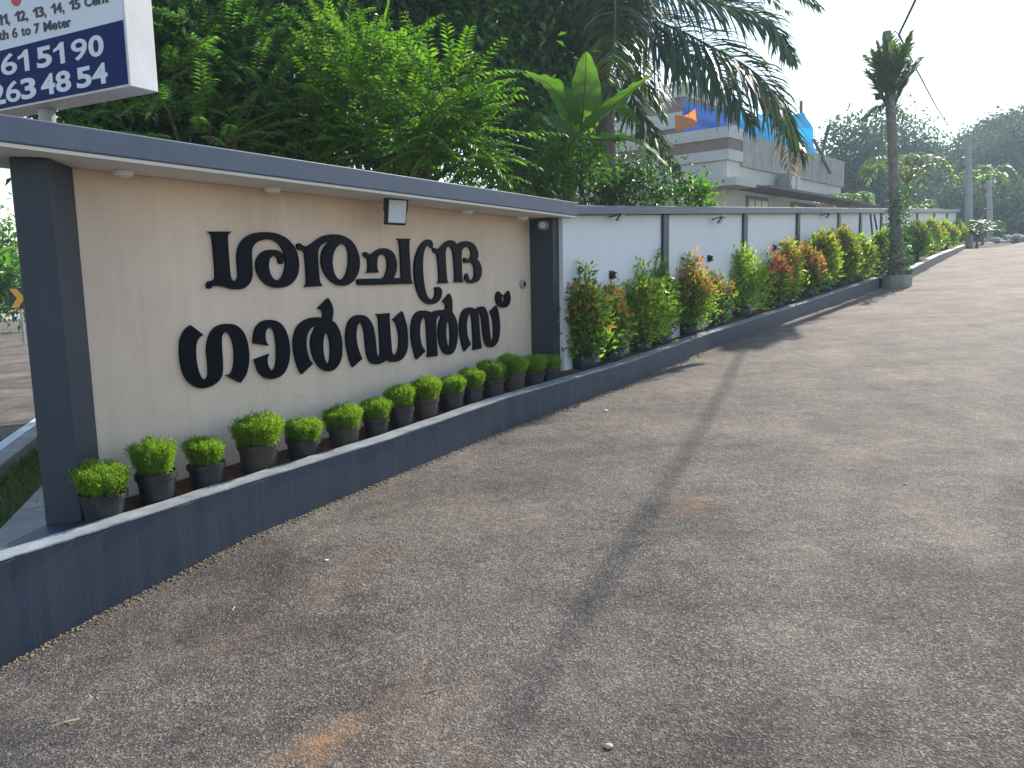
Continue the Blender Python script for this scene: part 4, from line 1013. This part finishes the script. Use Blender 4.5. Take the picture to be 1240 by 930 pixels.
# coconut palm
cb = G(745, 13.5)
cp = thing('coconut_palm', 'coconut palm with long drooping fronds hanging towards the house', 'palm', cb)
cc_ = P(722, -75, 13.5)
mb = MB(); cl = curve3([cb-Z3*.2, P(736, 220, 13.5), P(730, 110, 13.5), P(722, 0, 13.5), cc_], 10)
mb.tube(cl, [.17-.05*i/len(cl)+.006*(i % 2) for i in range(len(cl))], 14); mb.build('trunk', MAT['bark_grey'], cp, smooth=True)
FR = [([cc_, P(780, -20, 13), P(860, 2, 12.5), P(925, 22, 12.2), P(962, 72, 12)], 1.05, 'lf_palm', .6),
      ([cc_, P(765, 5, 13), P(845, 48, 12.3), P(925, 98, 11.9), P(973, 185, 11.7)], 1.3, 'lf_palm', .7),
      ([cc_, P(765, 20, 12.6), P(815, 55, 12.2), P(865, 85, 11.8), P(912, 150, 11.5)], 1.25, 'lf_palm', .6),
      ([cc_, P(745, 60, 13.2), P(775, 135, 12.9), P(810, 190, 12.7), P(842, 243, 12.6)], .75, 'lf_palm', .5),
      ([cc_, P(690, -30, 13), P(650, 30, 12.6), P(640, 120, 12.4)], 1.0, 'lf_palm', -.4),
      ([cc_, P(740, -30, 12), P(745, 30, 11), P(735, 110, 10.6)], .8, 'lf_palm', 0),
      ([cc_, P(760, -90, 14.5), P(850, -60, 15.5), P(950, 12, 16)], 1.1, 'lf_palm', .5),
      ([cc_, P(800, -80, 13), P(900, -60, 12.6), P(985, 5, 12.4)], 1.1, 'lf_palm', .5),
      ([cc_, P(700, 0, 14.5), P(690, 70, 15.5), P(700, 150, 15.8)], 1.0, 'lf_palm', 0),
      ([cc_, P(660, -90, 13.5), P(590, -60, 13.5), P(540, 20, 13.5)], 1.0, 'lf_palm', -.4),
      ([cc_, P(735, 20, 14), P(770, 80, 14.8), P(800, 140, 15)], 1.0, 'lf_palm', .5)]
for i, (pa, ll, m_, tw_) in enumerate(FR): palm_frond(cp, pa, ll, 165, 500+i, m_, droop=.4, W=.038, r0=.03, fwd=.75, twist=tw_, updown=.6 if tw_ else 1)
palm_frond(cp, [P(880, 75, 12.1), P(925, 112, 11.8), P(950, 160, 11.6), P(958, 205, 11.5)], .5, 40, 550, 'lf_dry', droop=1.1, W=.035, r0=.018)

# trees on the far side, beyond the drive
FT = [(1035, 48, [(1030, 190, 2.0, 2.2), (1050, 235, 2.2, 2.2), (1022, 230, 1.6, 2)], 'round crowned far tree just right of the house', 61),
      (1085, 55, [(1085, 175, 2.4, 2.4), (1100, 220, 2.6, 2.2), (1070, 215, 2, 2.2)], 'far tree whose crown shows behind the palm pole', 62),
      (1140, 60, [(1130, 198, 2.4, 2.2), (1150, 205, 2.6, 2.2), (1140, 235, 3.2, 3), (1115, 240, 2.2, 2.4)], 'hazy tree between the palm pole and the concrete poles', 63),
      (1195, 62, [(1185, 190, 2.8, 2.2), (1205, 200, 2.8, 2.4), (1190, 225, 3.4, 3.2), (1170, 240, 2.5, 3)], 'hazy tall tree behind the two concrete poles', 64),
      (1245, 58, [(1232, 180, 2.6, 2.0), (1250, 205, 3, 2.6), (1225, 230, 3, 2.6), (1262, 178, 2.6, 2.2)], 'tallest hazy tree at the right edge of the view', 65),
      (1225, 66, [(1195, 172, 1.8, 1.3), (1215, 160, 1.8, 1.2), (1240, 154, 2.0, 1.3)], 'loose topped tree rising over the right hand treeline', 66)]
for px, D, bl, lab, sd_ in FT:
    blobs = [B(a, b, D, r, r, rz) for a, b, r, rz in bl]
    tree('far_tree', lab, 'tree', G(px, D), blobs, 9500, .3, 'lf_far', sd_, .22, group='trees beyond the end of the drive', clump=26, sig=.36, W=.6)
# understorey closing the far end
for i, (px, D, lab) in enumerate(((1075, 50, 'dark undergrowth behind the far wall end'), (1130, 52, 'dark undergrowth behind the last white panels'), (1180, 50, 'dark undergrowth behind the concrete poles'), (1225, 48, 'dark undergrowth behind the rubble at right'), (1275, 46, 'dark undergrowth beyond the right edge'))):
    blobs = [B(px-15, 262, D, 2.4, 2, 2.0), B(px+20, 268, D, 2.4, 2, 1.8), B(px, 285, D-2, 2.2, 1.5, 1.2)]
    tree('far_bush', lab, 'bush', G(px, D), blobs, 6000, .3, 'lf_far', 70+i, .1, group='undergrowth beyond the drive', clump=22, sig=.4, W=.6)

# small plants near the far wall end and behind the wall
def small_palm(label, base, top, nf, L, seed, mat='lf_palm', group=None, trunk_r=.05):
    t = thing('young_palm', label, 'palm', base, group); base = Vector(base); top = Vector(top); rng = random.Random(seed)
    mb = MB(); mb.tube(curve3([base-Z3*.1, top], 6), [trunk_r*(1-.4*i/6) for i in range(7)], 8); mb.build('trunk', MAT['stem'], t, smooth=True)
    for k in range(nf):
        an = 2*math.pi*k/nf + rng.uniform(-.3, .3); o = Vector((math.cos(an), math.sin(an), 0)); ll = L*rng.uniform(.8, 1.1); e = rng.uniform(.4, .9)
        palm_frond(t, [top, top+o*ll*.4+Z3*ll*e*.6, top+o*ll*.8+Z3*ll*e*.62, top+o*ll*1.05+Z3*ll*(e*.62-.3)], L*.34, 24, seed*50+k, mat, droop=.6, W=.04, r0=.02)
small_palm('young palm with spreading fronds behind the palm pole', G(1098, 21), P(1098, 222, 21), 9, 1.2, 3, 'lf_stub')
small_palm('small palm with a red crownshaft between the two concrete poles', P(1190, 300, 30), P(1190, 222, 30), 8, 1.0, 4, 'lf_bright')
small_palm('low bushy palm at the foot of the concrete pole', P(1183, 301, 26.5), P(1183, 287, 26.5), 9, .9, 5, 'lf_dark')
bs_ = P(1024, 262, 30); mb = None
small_palm('light green banana clump between house and far trees', G(1026, 30), P(1026, 250, 30), 7, 1.0, 6, 'lf_bright')
small_palm('light green plant top just behind the white wall by the pole', G(1112, 28), P(1112, 258, 28), 6, .7, 7, 'lf_bright')

# cane props standing against the white wall
t = thing('cane_prop', 'thin dark canes tied as a prop against the white wall before the palm', 'plant support', BWp((WW(1050)-B0).dot(UB), .2, 1.5))
aw = (WW(1048)-B0).dot(UB)
mb = MB(); zt = wtop(aw)
mb.tube([BWp(aw-.3, .3, zt-1.4), BWp(aw-.1, .08, zt-.02)], .02, 6)
mb.build('cane', MAT['black'], t)
mb = MB(); mb.tube([BWp(aw+.5, .3, zt-1.4), BWp(aw+.25, .08, zt-.02)], .02, 6); mb.build('cane', MAT['black'], t)
mb = MB(); mb.tube([BWp(aw-.45, .24, zt-.78), BWp(aw+.1, .24, zt-.76)], .018, 6); mb.build('cross_cane', MAT['black'], t)

# rubble heap at the end of the drive
rb = P(1215, 297, 32)
for i in range(22):
    px = 1192 + i*3.2 + random.uniform(-2, 2); D = random.uniform(31.5, 33.5)
    yy = 299 - (px-1192)*.13 - random.uniform(0, 7)
    c = P(px, yy, D); bm_ = bmesh.new(); bmesh.ops.create_icosphere(bm_, subdivisions=1, radius=random.uniform(.14, .3))
    for v in bm_.verts: v.co *= random.uniform(.75, 1.2)
    for v in bm_.verts: v.co.z *= .65
    me = bpy.data.meshes.new('rubble_stone'); bm_.to_mesh(me); bm_.free()
    tag(link('rubble_stone', me, MAT['stone'], None, c), 'rough grey stone in the low rubble heap at the end of the drive', 'stone', 'rubble stones')

# ------------------------------------------------------------------ house behind the wall
HD = 24.0; K = P(879, hz(879), HD); K = Vector((K.x, K.y, 0))
ER = Vector((math.sin(R(41)), math.cos(R(41)), 0)); EL = Vector((-ER.y, ER.x, 0))
def hzv(y): return HC + (hz(879)-y)*HD/FPX
def HQ(r, l, z): p = K + ER*r + EL*l; return Vector((p.x, p.y, z))
hs = thing('house', 'pale two tone house with brown striped parapet and stained concrete behind the wall', 'house', HQ(4, 4, 1.2))
LR, LL_ = 9.85, 9.0
def hbox(name, mat, r0, r1, l0, l1, z0, z1, par=hs, bev=0):
    mb = MB(); mb.hexa([HQ(r0, l0, z0), HQ(r1, l0, z0), HQ(r1, l1, z0), HQ(r0, l1, z0)], [HQ(r0, l0, z1), HQ(r1, l0, z1), HQ(r1, l1, z1), HQ(r0, l1, z1)])
    return mb.build(name, MAT[mat], par, bevel=bev)
z_p, z_a, z_b, z_c, z_d, z_e = hzv(160), hzv(173), hzv(186), hzv(198), hzv(221), hzv(230)
hbox('wall', 'house_cream', .15, LR-.1, .15, LL_, .8, z_e-.01)
hbox('upper_wall', 'house_white', .03, LR-.05, .03, LL_, z_d+.003, z_c-.01)
hbox('parapet_band', 'house_white', -.06, .9, -.06, LL_+.05, z_c, z_b-.005)
hbox('parapet_band', 'house_brown', -.02, .89, -.02, LL_+.02, z_b, z_a-.005)
hbox('parapet_band', 'house_white', -.06, .9, -.06, LL_+.05, z_a, z_p)
hbox('parapet_wall', 'stained', .905, LR+.05, -.04, LL_, z_c-.12, z_p-.1)
hbox('sunshade', 'house_white', -.5, .9, -.5, LL_, z_e, z_d)
hbox('lower_roof', 'rooftile', .91, LR+1.5, -.95, .0, z_e-.03, z_e+.05)
w_ = hbox('window', 'house_brown', 1.6, 3.2, .10, .149, z_e-1.15, z_e-.12)
for k in range(3): hbox('pane', 'dark_glass', 1.68+k*.5, 2.12+k*.5, .085, .099, z_e-1.08, z_e-.2, w_)
w_ = hbox('window', 'house_brown', 5.2, 7.4, .10, .149, z_e-1.15, z_e-.12)
for k in range(3): hbox('pane', 'dark_glass', 5.3+k*.7, 5.92+k*.7, .085, .099, z_e-1.08, z_e-.2, w_)
mb = MB(); mb.tube([HQ(4.75, -.1, z_e+.06), HQ(4.75, -.1, z_c-.15), HQ(4.75, .02, z_c-.05)], .05, 8); mb.build('drain_pipe', MAT['pole'], hs)
# stair tower with stripes
zt = P(780, 109, 27.5).z
bands = [('house_white', .45), ('house_brown', .45), ('house_white', .5), ('house_brown', .5), ('house_white', .6), ('house_brown', .45)]
z1 = zt
for i, (m_, h_) in enumerate(bands):
    e = .05 if m_ == 'house_white' else 0
    hbox('tower_band', m_, 1.4-e, 5.5+e, 2.2-e, 8+e, z1-h_+.004, z1); z1 -= h_
hbox('tower_wall', 'house_white', 1.42, 5.48, 2.22, 7.98, z_p-1, z1)
# tarpaulin over the terrace
def sheet(name, label, cat, corners, mat, nu=14, nv=10, rip=.06, seed=0):
    rng = np.random.default_rng(seed); a, b, c, d = [np.array(tuple(x)) for x in corners]; V = []
    nrm = np.cross(b-a, d-a); nrm /= np.linalg.norm(nrm)
    for j in range(nv+1):
        for i in range(nu+1):
            u, v = i/nu, j/nv
            p = (a*(1-u)+b*u)*(1-v)+(d*(1-u)+c*u)*v
            p = p + nrm*rip*(math.sin(u*9+v*4+seed)+math.sin(v*11-u*5)+rng.normal()*.3) + np.array([0, 0, -.25*math.sin(math.pi*u)*(1-v)*.5])
            V.append(p)
    Fc = np.array([(j*(nu+1)+i, j*(nu+1)+i+1, (j+1)*(nu+1)+i+1, (j+1)*(nu+1)+i) for j in range(nv) for i in range(nu)])
    o = np.mean(V, axis=0); ob = link(name, mesh_np(name, np.array(V)-o, Fc), MAT[mat], None, o, smooth=True)
    return tag(ob, label, cat)
sheet('tarpaulin', 'bright blue sunlit tarpaulin hung between poles above the stained parapet', 'tarpaulin', [P(893, 135, 26.6), P(974, 136, 29.5), P(996, 200, 30), P(893, 185, 26.4)], 'tarp', seed=1)
sheet('tarpaulin', 'darker blue tarpaulin hanging in shade beside the striped stair tower', 'tarpaulin', [P(826, 118, 25.9), P(880, 130, 25.3), P(884, 168, 25.2), P(828, 172, 25.8)], 'tarp_shaded', seed=2)
sheet('orange_sheet', 'small orange sheet hung in front of the shaded blue tarpaulin', 'sheet', [P(817, 138, 25.2), P(842, 131, 25.0), P(844, 152, 25.0), P(818, 160, 25.2)], 'orange', 6, 5, .02, 3)
for (a, b, lab) in (((970, 122), (971, 196), 'thin upright wooden pole holding the blue tarpaulin'), ((1003, 153), (990, 200), 'slanting wooden pole at the right end of the terrace'), ((985, 168), (1006, 200), 'short crossing wooden pole on the terrace end')):
    p0, p1 = P(*b, 29.6), P(*a, 29.6); mb = MB(); mb.tube([p0-Z3*.3, p1], .06, 7)
    tag(mb.build('wooden_pole', MAT['wood'], None, origin=p0), lab, 'pole', 'wooden poles on the terrace')
# air conditioner on the lower roof
t = thing('air_conditioner', 'white outdoor air conditioner unit on the house ledge', 'air conditioner', HQ(3.9, -.3, z_e+.05))
hbox('casing', 'concrete', 3.4, 4.3, -.5, -.12, z_e+.06, z_e+.66, t, .01)
c = HQ(3.72, -.5, z_e+.36); mb = MB(); mb.tube([c, c-EL*.02], .22, 18); mb.build('fan_grille', MAT['steel'], t)
hbox('side_panel', 'steel', 4.05, 4.28, -.508, -.501, z_e+.1, z_e+.62, t)

# ------------------------------------------------------------------ far side of the street
tree('roadside_tree', 'thin leafed tree across the street seen left of the sign wall', 'tree', (-20.5, 30, 0), [((-18.6, 30, 3.0), (1.4, 1.2, .9)), ((-20.5, 30, 3.6), (1.6, 1.3, .9))], 1500, .26, 'lf_mid', 81, .14, clump=18, sig=.4)
tree('roadside_tree', 'broad green tree spreading over the far pavement', 'tree', (-19, 27, 0), [((-18.2, 27, 1.5), (1.6, 1.2, .9)), ((-16.8, 27.5, 1.6), (1.4, 1.2, .9)), ((-20, 27, 1.9), (1.6, 1.2, 1.0))], 4200, .24, 'lf_mid', 82, .1, clump=20, sig=.3)
t = thing('banana_plant', 'banana plant with broad drooping leaves across the street', 'plant', (-16.2, 25, 0))
mb = MB(); mb.tube([(-16.2, 25, -.1), (-16.2, 25, 2.0)], [.12, .07], 10); mb.build('stem', MAT['stem'], t)
for k in range(7):
    an = k*.9; o = Vector((math.cos(an), math.sin(an), 0)); c = Vector((-16.2, 25, 2.0))
    broad_leaf(t, [c, c+o*.4+Z3*.6, c+o*1.0+Z3*.75, c+o*1.6+Z3*.2], .45, 90+k, 'lf_banana')
fw = thing('block_wall', 'low pale block wall on the far side of the street', 'wall', ST(20, -9, 0))
mb = MB(); mb.hexa([ST(5, -9, -.1), ST(50, -9, -.1), ST(50, -9.25, -.1), ST(5, -9.25, -.1)], [ST(5, -9, .62), ST(50, -9, .62), ST(50, -9.25, .62), ST(5, -9.25, .62)]); mb.build('wall_panel', MAT['laterite'], fw)
mb = MB(); mb.hexa([ST(5, -8.97, .622), ST(50, -8.97, .622), ST(50, -9.28, .622), ST(5, -9.28, .622)], [ST(5, -8.97, .68), ST(50, -8.97, .68), ST(50, -9.28, .68), ST(5, -9.28, .68)]); mb.build('wall_cap', MAT['concrete'], fw)
mb = MB(); mb.hexa([ST(-30, -8.02, -.05), ST(90, -8.02, -.05), ST(90, -8.95, -.05), ST(-30, -8.95, -.05)], [ST(-30, -8.02, .09), ST(90, -8.02, .09), ST(90, -8.95, .09), ST(-30, -8.95, .09)])
tag(mb.build('pavement', MAT['concrete']), kind='structure')
cs = P(24, 361, 21); csb = Vector((cs.x, cs.y, .09))
t = thing('chevron_sign', 'black road sign with a yellow chevron on a post across the street', 'sign', csb)
mb = MB(); mb.tube([csb, cs+Z3*.3], .035, 8); mb.build('post', MAT['steel'], t)
mb = MB(); mb.box(cs-Vector((0, .05, 0)), (.5, .02, .55)); mb.build('plate', MAT['black'], t, bevel=.003)
c0 = cs-Vector((0, .064, 0)); mb = MB()
mb.hexa([c0+Vector(v) for v in ((-.22, 0, -.25), (-.02, 0, -.25), (.16, 0, 0), (-.04, 0, 0))], [c0+Vector((0, .003, 0))+Vector(v) for v in ((-.22, 0, -.25), (-.02, 0, -.25), (.16, 0, 0), (-.04, 0, 0))])
mb.hexa([c0+Vector(v) for v in ((-.04, 0, .001), (.16, 0, .001), (-.02, 0, .25), (-.22, 0, .25))], [c0+Vector((0, .003, 0))+Vector(v) for v in ((-.04, 0, .001), (.16, 0, .001), (-.02, 0, .25), (-.22, 0, .25))])
mb.build('chevron', MAT['yellow'], t)

# ------------------------------------------------------------------ small litter on the drive
n = 1800
g0 = RNG.uniform(0, 1, n); V = []
pos = []
for i in range(n):
    t_ = g0[i]*9.0; j = min(int(t_), 8); f = t_-j
    a, b = KF[j], KF[j+1]; p = a.lerp(b, f) + NB*abs(random.gauss(0, .035)); pos.append((p.x, p.y, p.z+.002))
bmg = bmesh.new(); bmesh.ops.create_icosphere(bmg, subdivisions=1, radius=1); bv = np.array([v.co[:] for v in bmg.verts]); bf = np.array([[v.index for v in f_.verts] for f_ in bmg.faces]); bmg.free()
V = []; Fc = []
for i, p in enumerate(pos):
    s = random.uniform(.003, .011); V.append(bv*s*RNG.uniform(.6, 1.2, size=bv.shape)*np.array([1, 1, .7])+np.array(p)); Fc.append(bf+i*len(bv))
tag(link('gravel', mesh_np('gravel', np.concatenate(V), np.concatenate(Fc)), MAT['grit']), 'loose pale grit lying along the foot of the kerb', 'gravel', kind='stuff')
def pebble(px, py, s, mat, lab):
    p = onroad(px, py); V_ = bv*s*RNG.uniform(.8, 1.15, size=bv.shape)*np.array([1.2, .9, .5])
    ob = link('pebble', mesh_np('pebble', V_, bf), MAT[mat], None, p+Z3*s*.3); tag(ob, lab, 'stone', 'pebbles on the drive')
pebble(737, 905, .016, 'laterite', 'pale pebble alone on the asphalt near the bottom of the view')
pebble(395, 679, .012, 'white', 'small white chip on the asphalt below the mid kerb')
pebble(733, 498, .02, 'white', 'tiny white flake on the asphalt near the kerb bend')
pebble(1096, 587, .012, 'laterite', 'small pale stone on the open drive at right')
p = onroad(78, 878); mb = MB(); mb.tube([p+Vector((-.035, -.02, .006)), p+Vector((0, .0, .012)), p+Vector((.04, .03, .006))], .003, 5)
tag(mb.build('straw', MAT['straw'], None, origin=p), 'dry straw lying on the asphalt at lower left', 'straw')
for (px, py, lab) in ((283, 738, 'thin dry twig on the asphalt below the long kerb'), (110, 845, 'short dry straw near the kerb end'), (520, 838, 'tiny straw bit on the asphalt left of the cable shadow')):
    p = onroad(px, py); an = random.uniform(0, 3); d = Vector((math.cos(an), math.sin(an), 0))*.02; mb = MB(); mb.tube([p-d+Z3*.005, p+d+Z3*.006], .002, 5)
    tag(mb.build('straw', MAT['straw'], None, origin=p), lab, 'straw')

# ------------------------------------------------------------------ morning haze
mb = MB(); mb.hexa([(-120, -12, -1.6), (120, -12, -1.6), (120, 130, -1.6), (-120, 130, -1.6)], [(-120, -12, 16), (120, -12, 16), (120, 130, 16), (-120, 130, 16)])
m = bpy.data.materials.new('haze'); m.use_nodes = True; nt = m.node_tree; nt.nodes.remove(nt.nodes['Principled BSDF'])
pv = nt.nodes.new('ShaderNodeVolumePrincipled'); pv.inputs['Color'].default_value = (.62, .79, 1, 1); pv.inputs['Density'].default_value = .0014; pv.inputs['Anisotropy'].default_value = .5
nt.links.new(pv.outputs[0], nt.nodes['Material Output'].inputs['Volume'])
tag(mb.build('haze', m), kind='stuff')
